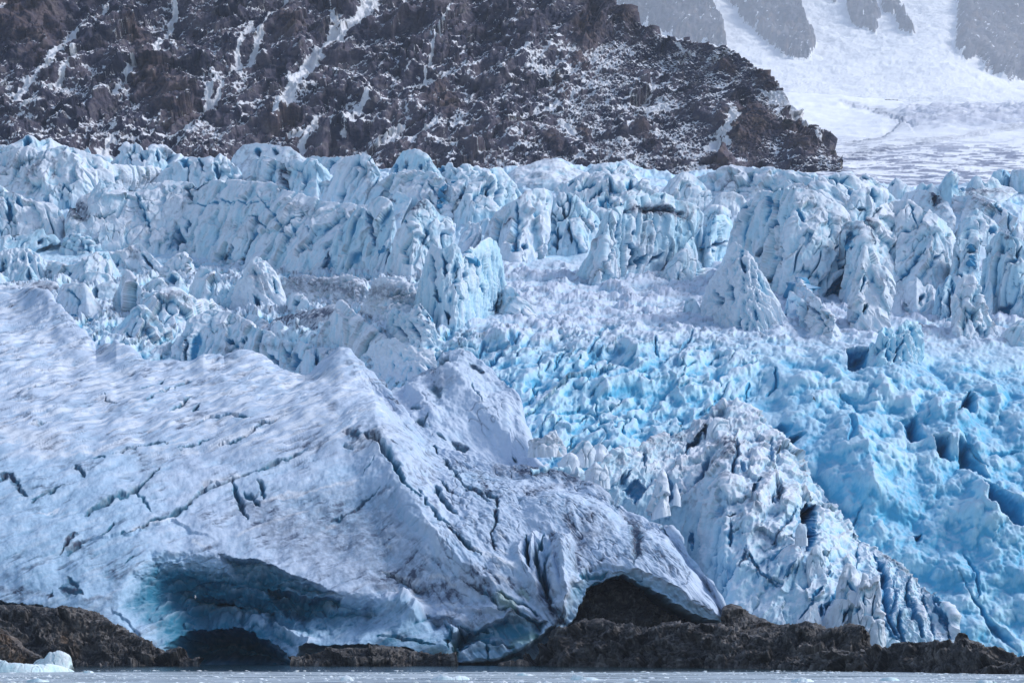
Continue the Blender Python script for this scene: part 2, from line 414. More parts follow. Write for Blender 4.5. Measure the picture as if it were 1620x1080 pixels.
    for p in cracks:
        kw = dict(w=3, depth=8, blue=.6); pp = p
        if isinstance(p, tuple): pp, kw = p[0], {**kw, **p[1]}
        kw['depth'] *= 1.9; kw['blue'] = min(1, kw['blue']*.95+.1*(kw['blue'] > 0)); kw['w'] *= 1.4
        g.crack(pts(pp, z), **kw)
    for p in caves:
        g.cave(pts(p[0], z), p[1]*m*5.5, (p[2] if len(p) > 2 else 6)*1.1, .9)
    for p in dirt: g.paint('dirt', pts(p[0], z), p[1], p[2])
    for p in snowp: g.paint('snow', pts(p[0], z), p[1], p[2])
    for p in rust: g.paint('rust', pts(p[0], z), p[1], p[2])
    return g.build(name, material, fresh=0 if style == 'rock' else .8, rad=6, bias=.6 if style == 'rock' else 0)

# ------------------------------------------------------------------ materials in use
M_front = ice_material('weathered ice', white=(.47,.57,.73), pale=(.34,.51,.69), deep=(.035,.19,.31), snow=(.68,.73,.82), upsnow=.22, dirtamt=.35, bumpk=.2, blotch=.25)
M_wall = ice_material('pale glacier ice', white=(.68,.75,.84), pale=(.43,.65,.78), deep=(.05,.27,.48), upsnow=.75, dirtamt=.5)
M_blue = ice_material('fresh blue ice', snow=(.60,.66,.80), white=(.62,.76,.86), pale=(.42,.70,.84), deep=(.10,.43,.66), upsnow=.5, dirtamt=.12)
M_berg = ice_material('floating ice', white=(.80,.86,.88), pale=(.62,.82,.86), deep=(.15,.55,.72), sc=3, upsnow=.6, dirtamt=0)
M_rock = rock_material('dark shore rock')
M_rock2 = rock_material('dark brown moraine', a=(.022,.019,.020), c=(.075,.061,.056))
M_mount = rock_material('mountain rock and snow', a=(.034,.036,.068), c=(.125,.108,.140), sc=.3, snow=True)

Z1 = (0, 600, 4); Z2 = (400, 560, 3.6); Z3 = (830, 620, 3.6); Z4 = (1170, 740, 3.6); Z5 = (0, 840, 4.91); Z6 = (600, 840, 4.5); Z7 = (1170, 560, 3.6)

# ------------------------------------------------------------------ mountains
def mountain():
    g = rowsheet([(330, 960), (285, 1000),
                  ("-80,150 600,150 1000,180 1150,190 1250,215 1330,262", "-80,1090 1000,1075 1200,1050 1330,1010"),
                  ("-80,0 900,0 960,60 1040,110 1150,125 1235,172 1262,212 1330,256", "-80,1180 900,1170 1040,1130 1235,1075 1330,1030"),
                  ("-80,-300 500,-340 800,-170 925,-30 960,3 995,28 1040,62 1085,70 1120,71 1150,78 1175,92 1200,113 1222,128 1238,142 1243,152 1262,190 1290,233 1318,250 1330,256", "-80,1340 500,1360 925,1220 1040,1160 1235,1090 1330,1040")],
                 -420, 1330, 1.1, [(20, -12), (60, -50), (150, -150)], ref=1060, ys=.75, sm=20)
    q = g.q
    # gullies and ribs run down to the left
    k = R(33); qa = q.copy(); qa[..., 0] = (q[..., 0]*math.cos(k)-q[..., 2]*math.sin(k)); qa[..., 2] = (q[..., 0]*math.sin(k)+q[..., 2]*math.cos(k))*.28; qa[..., 1] *= .6
    left = sstep(1050, 800, g.px+ .8*(g.py-150))
    big = ridged(qa, 95, 4, .55, 3.)
    g.h += (big-.5)*(44*left+10)
    wq = qa+np.stack([fbm(q, 40, 3, .5, k_) for k_ in (1, 2, 3)], -1)*10
    f1, fc = worley(wq*np.array([1, 1, 2.2], np.float32), 30, 3, 1.7); f2, fd = worley(wq*np.array([1, 1, 2.0], np.float32), 11, 5, 1.6)
    f3, fe = worley(q+0, 5.0, 9, 1.4)
    crag = sstep(-.25, .35, fbm(q, 70, 3, .5, 12.)+(left-.5)*.5)
    f0, fz = worley(wq*np.array([1, 1, 1.4], np.float32), 75, 31, 1.5); g.a['snow'] += .10*left; g.h += crag*(fz*13+fc*5+fd*1.8)+(1-crag)*fe*1.6+fe*.5+fbm(q, 6, 3, .6, 4.)*1.0
    # boulders in the scree of the right flank
    scree = 1-left
    f4, ff = worley(q, 17, 21, 1.5); g.h += scree*np.clip(ff*1.0+.2, 0, 2)*5*sstep(.0, .4, fbm(q, 45, 2, .5, 33.))
    # snow: fills hollows between ribs; traced couloirs lie in their own gullies
    g.a['snow'] += .35+.34*sstep(.5, .15, big)+.30*fbm(q, 55, 3, .55, 8.)-.35*crag*sstep(.1, .9, fd)+.13*sstep(.62, .85, ridged(qa, 30, 4, .6, 44.))+.03*scree-.12*sstep(140, 20, g.py)*left
    for s, wd in (("515,0 480,55 440,120 415,150 430,160 395,190 330,200 300,212", 0), ("600,-10 570,30 545,62 500,108 470,140 445,180 440,200", 13), ("560,35 530,60 505,100 480,120", 9),
                  ("345,130 330,160 310,195 297,212", 8), ("455,0 430,40 405,80 385,120", 7), ("372,105 350,150 325,180", 5), ("285,-10 275,25 262,60 250,95", 9), ("190,0 165,30 130,60 95,95 70,120 30,160", 9),
                  ("215,110 195,140 175,165", 6), ("715,30 700,60 685,95 665,140", 4), ("400,50 385,75 375,100", 6), ("640,0 630,30", 6), ("690,205 665,228 648,236", 5), ("500,200 485,230 475,238", 6), ("445,222 475,225 490,215", 5),
                  ("525,20 530,35 510,50", 6), ("120,95 105,130 60,175 40,190", 6), ("590,165 560,200 545,225", 8), ("1160,190 1150,215 1125,232", 13), ("1150,228 1120,236", 7), ("1070,75 1100,92", 4), ("985,80 1000,95", 4), ("600,235 620,222 640,205", 7),
                  ("180,230 170,238", 5), ("750,230 720,250", 9), ("880,90 905,110", 5), ("890,200 905,215", 7), ("1000,200 990,212", 6)):
        if wd:
            p = pts(s); g.crack(p, wd*.8, 2.5, 0); g.paint('snow', p, wd*1.0, 1.1)
    g.area('snow', pts("1200,143 1262,143 1272,190 1300,236 1280,225 1262,205 1240,180 1222,165"), 1.2, 3)
    for x, y, wd, am in ((1175, 215, 34, 13), (1200, 190, 24, 9), (1010, 205, 13, 6), (925, 50, 22, 8), (985, 30, 16, 7), (920, 95, 13, 8), (1152, 107, 13, 7), (1213, 130, 15, 6), (1030, 230, 12, 5), (875, 232, 14, 7), (925, 215, 10, 5), (1260, 225, 26, 9), (1140, 260, 16, 7), (885, 140, 14, 7), (700, 165, 26, 7), (460, 55, 20, 8), (260, 150, 45, 9), (450, 205, 30, 6), (220, 60, 20, 6), (40, 40, 60, 10)):
        r = g.seg(np.array([[x-wd*.35, y-wd*.3], [x+wd*.35, y+wd*.35]]), wd); i, d, t, s_ = r
        v = np.clip(1-d/wd, 0, 1)**.6; g.h[i] += am*v; g.a['snow'][i] -= .35*v; g.a['rust'][i] += .35*v
    g.a['snow'] -= .5*sstep(930, 880, g.px)*0
    tag(g.build('mountain', M_mount, fresh=0, bias=.7), kind='structure', label='dark craggy mountain side dusted with snow')
mountain()

def far_mountain():
    g = rowsheet([("850,230 1720,230", 7100), ("850,190 1720,190", 7600), ("850,100 1200,140 1400,158 1720,172", 8600), ("850,20 1150,70 1300,80 1500,70 1620,125 1720,150", 10200),
                  ("850,-120 1150,-90 1400,-80 1720,-60", 11900), ("850,-420 1150,-520 1400,-380 1720,-450", 14600)], 850, 2050, 1.3, [(170, -140), (850, -1200)], ref=9200, sm=60)
    q = g.q
    g.a['snow'] += .75
    for p, am in (("940,-80 975,0 990,22 1040,58 1090,72 1150,80 1140,40 1120,10 1110,-80", 16), ("1110,-100 1130,-20 1170,25 1210,70 1240,92 1280,95 1293,75 1280,50 1262,10 1255,-100", 14),
                  ("1305,-60 1312,2 1322,10 1330,-60", 7), ("1345,-60 1340,20 1350,42 1385,53 1392,30 1370,-60", 10), ("1392,-60 1395,18 1415,28 1422,48 1447,55 1440,38 1425,20 1420,-60", 9),
                  ("1520,-100 1510,60 1512,88 1530,98 1545,90 1555,112 1590,128 1720,150 1720,-120", 16)):
        r = g.inside(pts(p), 9)
        if r is None: continue
        rm = np.clip(r[1]*1.3+.45*fbm(q[r[0]], 16, 4, .6, 3.)*sstep(0, .25, r[1]), 0, 1); g.h[r[0]] += am*rm; g.a['snow'][r[0]] -= .95*sstep(0, .5, rm)
    k = R(-8); qa = q.copy(); qa[..., 0] = q[..., 0]*math.cos(k)-q[..., 2]*math.sin(k); qa[..., 2] = (q[..., 0]*math.sin(k)+q[..., 2]*math.cos(k))*.25
    rk = np.clip(.9-g.a['snow'], 0, 1)
    g.h += rk*((ridged(qa, 34, 4, .5, 2.)-.4)*26+worley(qa, 12, 4, 1.6)[1]*3)+fbm(q, 90, 4, .5, 1.)*7+fbm(q, 12, 3, .5, 7.)*.5
    g.a['snow'] += .9*fbm(qa, 14, 4, .6, 4.)*rk+.05; g.a['rust'] += .5*sstep(.1, .5, fbm(qa, 25, 3, .5, 14.))*rk
    tag(g.build('far_mountain', M_far, fresh=0), kind='structure', label='hazy snow covered mountain with rock buttresses')
M_far = rock_material('far rock and snow', snowc=(.93, .94, .97), a=(.02,.024,.05), c=(.16,.15,.165), sc=.035, snow=True)
far_mountain()

def upper_glacier():
    g = rowsheet([("1080,320 1720,330", 765), ("1080,300 1720,318", 800), ("1080,285 1330,285 1720,300", 900), ("1080,262 1300,258 1400,255 1720,262", 1130), ("1080,225 1200,225 1300,215 1500,205 1720,210", 1500),
                  ("1080,185 1250,180 1330,190 1430,180 1500,172 1720,172", 1900), ("1080,150 1210,146 1245,147 1330,150 1420,160 1450,163 1520,162 1720,166", 2300)], 1080, 2050, 1.15, [(60, -3), (300, -30)], ref=1500, ys=.5, sm=70)
    q = g.q; s = q.copy(); s[..., 1] *= .5
    low = sstep(205, 250, g.py); left = sstep(1420, 1300, g.px)
    g.a['blue'] += .15; g.a['snow'] += .75
    st = q.copy(); st[..., 0] *= .35; st[..., 1] *= .5
    f = fbm(st, 13, 5, .6, 5.)
    g.h += low*fbm(st, 9, 4, .6, 2.)*1.3+fbm(q, 60, 3, .5, 9.)*3+f*.5
    ice = sstep(-.10, .22, f+.25*fbm(q, 50, 2, .5, 3.))*low
    g.a['snow'] -= ice*1.0; g.a['dirt'] += ice*.85
    # hummocky broken rim seen at 1420-1620, 165-200
    band = sstep(1395, 1450, g.px)*sstep(162, 170, g.py)*sstep(212, 190, g.py)
    g.h += band*(ridged(st, 34, 3, .5, 6.)-.5)*18+band*fbm(st, 12, 3, .5, 8.)*4; g.a['snow'] -= band*.6*sstep(.2, .7, ridged(st, 16, 3, .55, 6.)); g.a['dirt'] += band*.3
    for p, w_, d in (("1215,190 1260,215 1310,230", 4, 2), ("1390,172 1430,190 1400,215 1340,228", 6, 5), ("1330,160 1380,172 1400,180", 4, 3), ("1310,262 1380,240 1450,225 1520,215 1620,200", 4, 2), ("1260,268 1320,252 1370,236", 6, 2)):
        p = pts(p); g.lip(p, 12, d); g.paint('dirt', p, w_*1.5, .45)
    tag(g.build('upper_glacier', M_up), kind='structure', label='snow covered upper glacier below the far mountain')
M_up = ice_material('upper glacier ice and snow', white=(.50,.52,.66), pale=(.36,.44,.62), deep=(.12,.3,.5), snow=(.90,.91,.95), sc=.4, upsnow=.3, dirtamt=.3)
upper_glacier()

# ------------------------------------------------------------------ the broken glacier slope
def icefall():
    top = "-80,262 0,240 60,236 120,248 180,262 300,262 400,262 560,262 640,270 720,268 790,270 838,261 881,252 923,265 987,259 1030,269 1080,276 1144,268 1220,268 1284,276 1352,284 1450,298 1540,292 1620,290 1720,290"
    rows = [(1100, '-80,426 760,426 900,383 1720,383'), (1040, '-80,426 760,426 900,385 1720,385'), (950, '-80,427 760,427 900,395 1720,392'), (850, '-80,429 760,429 900,404 1720,402'), (750, '-80,431 760,431 900,417 1720,416'), (650, 438), (580, 458), (525, 478), (500, 505), (470, 550), (440, 592), (420, 615), (400, 635), (350, 662), (310, 684), (top, 738)]
    X_ = '-80 330 420 500 560 620 680 720 760 900 1720'.split()
    def back(d, k):
        d = np.array([[-80, d], [1720, d]], float) if not isinstance(d, str) else pts(d)
        return ' '.join('%s,%.1f' % (x, np.interp(float(x), d[:, 0], d[:, 1])+k*float(backset(float(x)))) for x in X_)
    rows = [(a, back(d, .3 if isinstance(d, str) else 1)) for a, d in rows]
    g = rowsheet(rows, -420, 2050, 1.3, [(6, .3), (30, 0), (120, 2), (260, 6)], ref=500, ys=.4)
    q = g.q
    X, Y = g.px, g.py
    fall = sstep(520, 600, Y+.06*(1300-X))                # steep blue part
    bench = sstep(600, 520, Y)*sstep(395, 440, Y)
    upr = sstep(420, 380, Y)
    rt = sstep(1150, 1320, X)
    # big relief strokes
    for p, w_, a_ in ((Z7, "620,330 640,460 720,700 740,850 820,960", (70, 20)), (Z7, "1060,400 1200,420 1220,560 1220,650", (55, 18)), (Z7, "1220,700 1350,790 1350,930 1480,1040", (50, 18)),
                      (Z4, "850,250 780,400 900,540 1200,560 1340,660 1350,800", (34, 10)), (Z4, "1350,150 1380,300 1600,520", (40, 9)), (Z7, "740,270 1000,390", (50, 14)), (Z7, "1330,400 1380,300 1500,350", (45, 12))):
        g.ridge(pts(w_, p), a_[0], a_[1]*1.7)
    c1 = (900, 380, 4.91); c2 = (1200, 380, 4.91)
    for z, p, sft, dep in ((Z7, "1225,570 1300,575 1420,765 1400,785 1300,730 1235,690", 10, 5), (Z7, "1350,800 1440,790 1620,900 1640,1090 1540,1030 1390,960", 16, 6), (Z7, "1225,440 1250,330 1300,260 1335,330 1330,395", 8, 7),
                         (Z7, "250,525 290,485 375,500 300,540", 6, 5), (Z7, "170,430 240,410 310,450 250,500 200,480", 8, 4), (Z7, "600,10 750,0 740,120 700,160 600,150", 8, 6), (Z7, "1080,560 1180,570 1200,660 1120,650", 8, 4), (Z7, "890,440 990,420 1060,560 960,570", 8, 3),
                         (Z4, "1200,580 1420,900 1520,960 1560,1080 1420,980 1330,820", 14, 4), (Z4, "980,430 1030,400 1030,450 1000,470", 5, 3), (Z4, "1380,230 1620,330 1620,420 1450,330", 12, 4)):
        g.cave(pts(p, z), dep*1.3, sft*1.7, .65, 1.)
    for z, p, w_ in ((Z7, "1415,620 1500,605 1580,595", 3), (Z7, "1260,540 1400,700", 3), (Z7, "610,440 640,510 600,600", 6), (Z7, "560,280 650,340 660,390", 4), (Z4, "1270,520 1340,640 1350,780", 4), (c1, "140,920 210,820 240,770", 3.4), (c1, "120,1060 170,940 260,860 330,850", 4), (c1, "290,1000 315,920", 3),
                     (c1, "30,1040 90,940", 2.5), (c1, "660,790 690,960", 3), (c1, "840,920 900,840 970,740", 3.4), (c1, "230,760 280,700 400,720", 4), ((600, 380, 4.91), "1020,860 1090,780", 6), ((600, 380, 4.91), "830,940 900,960 950,860", 5), ((600, 380, 4.91), "1350,1060 1440,920", 4), ((600, 380, 4.91), "770,890 820,800", 3),
                     (Z7, "200,120 200,210 150,250", 3), (Z7, "40,230 60,180", 3), ((1080, 540, 2), "480,700 560,560", 3)):
        g.crack(pts(p, z), w_, 9, .9)
    # cauliflower relief on the right, leaning slabs to the left of it
    wq = q+np.stack([fbm(q, 26, 3, .5, k_) for k_ in (1, 5, 9)], -1)*6
    l1 = worley(wq, 44, 1); l2 = worley(wq, 19, 2); l3 = worley(wq, 8.5, 3); l4 = worley(wq, 4.4, 4)
    lump = (1-l1)*22+(1-l2*l2)*9+(1-l3*l3)*5.0+(1-l4)*2.0
    calm = np.clip(1-g.push/4, .15, 1)
    g.h += fall*calm*(.12+.92*rt)*sstep(500, 800, X)*lump
    g.h += fall*calm*(fbm(q, 120, 3, .5, 15.)*22+fbm(q, 45, 3, .5, 16.)*8)
    an = R(32); qa = q.copy(); qa[..., 0] = q[..., 0]*math.cos(an)+q[..., 2]*-math.sin(an); qa[..., 2] = (q[..., 0]*math.sin(an)+q[..., 2]*math.cos(an))*.22
    lean = fall*sstep(1260, 1120, X+.3*(Y-600))*calm
    qa = qa+np.stack([fbm(q, 22, 3, .5, k_) for k_ in (11, 15, 19)], -1)*5; f, fc = worley(qa, 38, 8, 1.5); f2, fd = worley(qa*np.array([1, 1, 2], np.float32), 15, 3, 1.2)
    rr = ridged(qa, 24, 3, .5, 5.)
    g.h += lean*(.45+.55*sstep(600, 800, X))*(fc*5+fd*.8+(rr-.5)*13+(ridged(qa, 60, 2, .5, 7.)-.5)*26+fbm(q, 14, 3, .5, 3.)*2)
    n = np.abs(perlin(qa[..., 0]/22, qa[..., 1]/22, qa[..., 2]/20)); cr = np.clip(1-n/.09, 0, 1)*sstep(-.1, .3, fbm(q, 50, 2, .5, 119.))*lean; g.h -= cr*13
    # rubble on the benches: broken blocks of every size with snow between
    b1, ba = worley(wq, 15, 11, 1.2); b2, bb = worley(q, 6.5, 12, 1.3); b3, bc = worley(q, 3.3, 13, 1.2)
    dens = sstep(-.5, .4, fbm(q, 60, 3, .5, 22.))
    g.h += bench*(fbm(q, 55, 4, .55, 123.)*12+(1-l2)*10*dens+np.clip(ba-.1, 0, 2)*3.5*dens+(1-l3)*4+bb*.9*dens+(1-l4)*1.5)
    lft = sstep(780, 650, X)
    qv = q.copy(); qv[..., 2] *= .3
    g.h += bench*lft*((ridged(qv, 22, 4, .5, 9.)-.5)*18+fbm(q, 40, 3, .5, 4.)*8)
    g.h += upr*((ridged(qv, 34, 3, .5, 19.)-.5)*9+fbm(q, 50, 4, .5, 4.)*7)
    g.h += fbm(q, 5, 3, .6, 77.)*.8
    crest_in = sstep(l2*0+.62, .80, l2)
    wl = sstep(620, 760, X); g.a['blue'] += .28+fall*wl*(.30+.12*rt)+fall*wl*crest_in*.0-bench*.18+upr*.0+.22*fbm(q, 55, 3, .5, 41.)*fall
    g.a['snow'] += bench*(.25-.4*lft)+.0
    g.a['dirt'] += bench*sstep(.05, .6, fbm(q, 14, 5, .7, 61.))*(.6+.3*lft)+.25*fall*sstep(.25, .6, fbm(q, 30, 5, .65, 62.))*.5
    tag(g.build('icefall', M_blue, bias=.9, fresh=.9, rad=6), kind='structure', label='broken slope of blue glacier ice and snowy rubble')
icefall()

# ------------------------------------------------------------------ front ice mass
def front_mass():
    crest = "-80,448 0,455 37,457 61,461 78,470 92,482 106,498 122,518 138,535 152,550 175,548 184,541 200,550 234,571 270,572 300,569 322,559 347,561 355,567 377,559 402,558 414,564 432,577 463,590 483,598 495,592 515,568 530,555 540,552 550,557 561,569 573,584 583,596 600,612 622,628 640,650 665,690 700,712 740,722 780,728 800,734 845,738 870,742 905,752 935,768 960,790 985,808 1010,820 1045,838 1062,835 1078,850 1090,880 1110,905 1130,925 1148,962 1152,985 1160,1000"
    cd = "-80,560 0,556 92,524 150,496 300,470 400,470 480,455 540,452 600,438 640,424 700,408 760,402 850,396 960,384 1050,374 1100,366 1150,360 1160,360"
    mid = "-80,660 0,660 300,655 540,640 620,680 700,750 800,775 900,800 1000,845 1060,868 1110,925 1160,1002"
    md = "-80,430 300,424 540,416 640,402 760,388 900,376 1000,370 1100,363 1160,359"
    g = rowsheet([(1068, 356), (1050, 356), ("-80,930 300,930 700,935 860,920 1000,930 1110,965 1160,1010", "-80,362 300,363 700,362 1160,357"),
                  ("-80,820 300,820 600,810 700,850 860,850 1000,875 1110,940 1160,1006", "-80,376 500,378 700,371 900,367 1100,360 1160,358"),
                  (mid, md), ("-80,510 0,515 60,532 100,562 150,590 300,600 400,585 480,612 540,592 600,640 640,676 700,732 780,752 900,778 1000,832 1060,853 1110,912 1160,1001",
                   "-80,520 0,516 60,504 100,488 150,470 300,455 400,455 480,442 540,440 600,430 640,417 700,403 780,396 900,386 1000,377 1060,371 1110,365 1160,359.5"), (crest, cd)], -420, 1160, 1.1, [(1.5, -.3), (6, -3), (14, -12), (20, -28)], ref=380, ys=.4, sm=24)
    q = g.q; X, Y = g.px, g.py
    up = sstep(760, 640, Y)
    # --- folds and ridge lines
    g.ridge(pts("540,552 575,625 600,690 625,735 640,775 655,812 690,860 740,905 800,940 850,965"), 62, 18, 1.15)
    g.lip(pts("600,705 628,770 655,815 690,862 740,905 800,942 850,968"), 210, 32, 1, 70)
    g.cave(pts("560,745 640,790 700,880 760,925 700,915 620,890 540,900 480,850 470,790"), .0, 30)
    g.lip(pts("720,600 760,680 810,780 850,880 920,960 1020,1060 1100,1100", Z2), 26, 9, 1, 8)
    for p, w_, d_ in (("640,490 690,505 730,545 760,600 810,690 850,770 900,830 940,870", 4.5, 12), ):
        g.crack(pts(p, Z2), w_, d_, .8)
    for z, p, w_, d_, di in ((Z1, "545,850 620,800 740,750 850,700 930,640 1000,540", 5, 10, .5), (Z1, "760,985 880,950 1000,880 1090,845 1210,760 1250,710 1400,660 1480,630 1620,575", 3.4, 8, .6), (Z1, "640,990 680,960 715,915", 2.6, 6, .5),
                          (Z1, "0,610 60,600 120,670 170,740", 4, 5, .9), (Z1, "0,640 30,600 60,595", 6, 5, .9), (Z1, "190,770 280,715 410,665", 2.6, 5, .7), (Z1, "460,545 510,570 540,620", 4, 5, .6), (Z1, "400,1070 430,1020 465,990", 3, 5, .5),
                          (Z1, "1480,640 1480,690 1530,790 1570,870", 6, 8, .6), (Z1, "1250,290 1330,240 1450,230 1600,260", 3.2, 6, .5), (Z1, "1060,210 1160,150 1220,90", 3, 7, .3), (Z1, "1220,200 1270,150", 2.6, 6, .3), (Z1, "190,290 300,270", 2.4, 4, .8),
                          (Z1, "1370,410 1520,385 1620,325", 2.2, 5, .5), (Z1, "660,110 700,140 740,155", 2.2, 4, .8), (Z1, "180,70 230,60 300,50", 2.4, 4, .5), (Z1, "580,510 640,500 670,510", 3, 4, .3), (Z1, "1540,700 1600,740 1640,790", 8, 8, .3), (Z1, "840,700 900,740 960,840", 3, 3, .2), (Z1, "1250,700 1330,640 1400,665", 5, 4, .5),
                          (Z1, "900,50 1000,20 1060,-20", 3, 5, .3), (Z1, "1100,60 1170,10 1230,0", 3, 6, .6), (Z1, "940,130 1000,100 1080,50", 3, 5, .3), (Z1, "1120,440 1250,400 1400,350", 2, 4, .3), (Z1, "720,480 840,450 950,420 1060,400", 2, 3.5, .5),
                          (Z2, "0,670 80,640 200,590 300,540", 3.6, 8, .6), (Z2, "0,440 60,400 130,380 190,345", 2.6, 6, .6), (Z2, "510,460 560,480 620,490", 5, 4, .9), (Z2, "640,490 690,505 730,535", 7, 6, .9),
                          (Z2, "940,800 980,900 1050,970 1150,1010", 5, 13, .1), (Z2, "1030,770 1080,860 1160,925", 7, 13, .5), (Z2, "1080,600 1140,660 1190,740", 4, 10, .4), (Z2, "1210,780 1300,790 1400,820", 5, 7, .7), (Z2, "1395,810 1380,950 1360,1040", 4.5, 8, .7),
                          (Z2, "1050,700 1080,750 1130,800", 3, 8, .5), (Z2, "1160,730 1240,770 1370,850", 3, 6, .5), (Z2, "1140,1020 1180,1080 1230,1130 1300,1160", 4, 8, .4), (Z2, "30,720 60,760 60,810", 5, 7, .4), (Z2, "520,870 620,790 720,750", 1.8, 3, .5), (Z2, "430,900 520,870", 2.5, 2.5, .4), (Z2, "620,680 700,600", 2, 2, .3),
                          (Z2, "1010,480 1060,580", 2.5, 7, .5), (Z2, "930,380 980,400 1040,470", 4, 6, .4), (Z2, "900,290 960,330 1000,370", 3, 6, .5), (Z2, "780,550 810,570", 3, 2, .9), (Z2, "520,540 560,545", 4, 4, .2),
                          (Z6, "1050,30 1055,120 1070,260", 5, 24, 0), (Z6, "1180,20 1130,130 1110,190 1140,330", 5, 22, 0), (Z6, "1170,180 1165,300 1185,430", 7, 14, 0.3), (Z6, "1430,310 1480,285 1560,270 1620,262", 5, 10, 0), (Z6, "490,800 500,740 510,660 450,590", 4, 12, 0), (Z6, "535,870 545,770 590,690 555,630", 5, 16, 0), (Z6, "555,620 690,645 820,705", 3.5, 12, .1), (Z6, "570,840 640,770 720,750 830,780 960,830", 5, 16, 0), (Z6, "770,760 775,900", 3, 8, 0), (Z6, "0,715 120,715 250,740 400,760", 4, 8, 0), (Z6, "850,560 950,575 1060,640 1160,710", 3.5, 10, .4), (Z6, "640,390 760,450 850,540", 4, 7, .6), (Z6, "830,470 1000,540 1140,610", 3, 8, .5), (Z6, "20,225 130,250 200,290 250,345 400,355", 3, 6, .3), (Z6, "480,0 560,60 640,140 720,190", 4, 8, .5), (Z6, "800,0 800,60 830,160", 3, 6, .4),
                          (Z6, "1190,500 1250,560 1330,660", 4, 5, 1.), (Z3, "570,740 620,800 640,900 620,980", 7, 3, .9), (Z3, "500,600 500,660 560,690", 5, 8, .6), (Z3, "950,780 960,860 980,940 1040,1000 1090,1060", 6, 8, .5), (Z3, "700,700 780,760 830,850", 3, 6, .4), (Z3, "1030,940 1050,1000", 5, 6, .6),
                          (Z5, "470,180 500,120 530,50 600,20", 2, 2.5, .9), (Z5, "530,180 570,110 640,60", 7, 7, .7), (Z5, "970,255 1000,215 1045,190", 1.8, 3, .2), (Z5, "470,440 560,470 640,490", 7, 4, .9), (Z5, "520,360 560,400 600,450", 5, 3, .7), (Z5, "380,490 400,500", 8, 3, 1.)):
        g.crack(pts(p, z), w_, d_, .55, di)
    # right-hand slope between the clefts: troughs
    for z, p, w_, a_ in ((Z6, "1200,60 1150,250 1180,420 1220,520", 14, -15), (Z6, "1110,0 1090,120 1120,330 1160,440", 7, 9), (Z6, "1280,40 1290,250 1330,450 1340,620", 24, 12), (Z6, "1000,60 1010,220 1100,380 1190,560", 15, 9),
                         (Z3, "0,690 150,640 330,700 500,760 700,850 900,1000", 60, 9), (Z6, "760,460 950,530 1140,640", 16, 5), (Z6, "350,500 600,540 900,590 1150,720", 18, 7), (Z6, "150,400 250,460 320,560", 26, 14), (Z6, "420,570 500,650 590,690", 13, 8),
                         (Z6, "560,625 640,660 820,700", 10, 8), (Z6, "900,580 1040,680 1120,760", 22, 9), (Z6, "560,870 640,800 780,770 900,820", 12, 6), (Z6, "800,230 950,280 1020,330", 14, 4)):
        g.ridge(pts(p, z), w_, a_*(1.7 if z is Z6 else 1.))
    for z, p, w_, d_, sd in ((Z6, "0,390 150,390 220,450 320,550", 22, -6, 1), (Z6, "820,480 950,560 1080,610 1180,700", 10, 4, 1), (Z6, "400,495 540,515 700,560 900,575 1050,630 1160,720", 9, 4, 1), (Z6, "340,560 450,590 500,660 510,740 490,790", 12, 6, 1),
                             (Z6, "560,620 600,700 560,760 540,840", 12, 8, -1), (Z6, "560,625 680,645 820,705", 10, 5, 1), (Z6, "0,215 100,240 190,270 240,340 330,360 420,350", 10, 3, 1), (Z6, "1420,330 1450,290 1560,270 1640,265", 12, 5, 1),
                             (Z5, "850,560 1000,700 1120,850", 8, 4, 1), (Z3, "300,1030 370,985 480,970 600,1000 760,1060", 14, 6, 1), (Z1, "430,1040 520,1005 680,990 840,975 1000,905 1110,880 1250,960 1400,1010", 18, 3, 1)):
        g.lip(pts(p, z), w_*1.2, d_*(2.3 if z is Z6 else 1.5), sd)
    for p, m_, sf in (("590,940 600,930 632,927 648,938 668,958 690,972 712,976 728,990 724,1012 716,1050 600,1040 470,1030 560,1002 585,968", -3.2, 14), ("672,960 690,951 720,955 770,965 830,985 858,1003 835,1030 790,1050 722,1055 716,1015 732,992 712,974", -2.4, 12),
                     ("790,948 830,965 862,985 850,1000 800,985 760,962", -1.6, 8), ("845,850 870,845 880,900 900,980 888,990 865,940", -1.5, 6), ("880,850 905,845 915,900 900,970 893,985 885,930", -2.5, 9)):
        g.cave(pts(p), m_, sf, 0, .6)
    g.area('dirt', pts("390,770 560,745 630,770 670,850 740,930 800,960 760,970 640,925 560,930 470,900 400,860"), .34, 30)  # broad darker wash over the face left of the ridge line
    g.area('dirt', pts("540,880 660,870 730,930 770,962 690,950 640,925 590,930"), .25, 14)  # second, smaller wash deepens the tone towards the lobes
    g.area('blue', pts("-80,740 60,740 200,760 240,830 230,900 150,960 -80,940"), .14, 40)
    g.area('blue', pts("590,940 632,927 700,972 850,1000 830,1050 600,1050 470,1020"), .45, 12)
    # --- the big hollow at the waterline
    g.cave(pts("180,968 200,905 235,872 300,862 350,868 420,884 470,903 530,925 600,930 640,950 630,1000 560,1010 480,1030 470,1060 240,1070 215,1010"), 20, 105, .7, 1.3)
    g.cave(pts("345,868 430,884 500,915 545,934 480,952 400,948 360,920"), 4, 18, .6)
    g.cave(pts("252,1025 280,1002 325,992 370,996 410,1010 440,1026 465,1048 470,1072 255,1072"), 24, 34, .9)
    g.cave(pts("310,962 350,957 365,964 330,968"), 7, 5, .3); g.cave(pts("410,930 480,945 540,935 530,965 470,985 420,960"), 5, 10, .5)
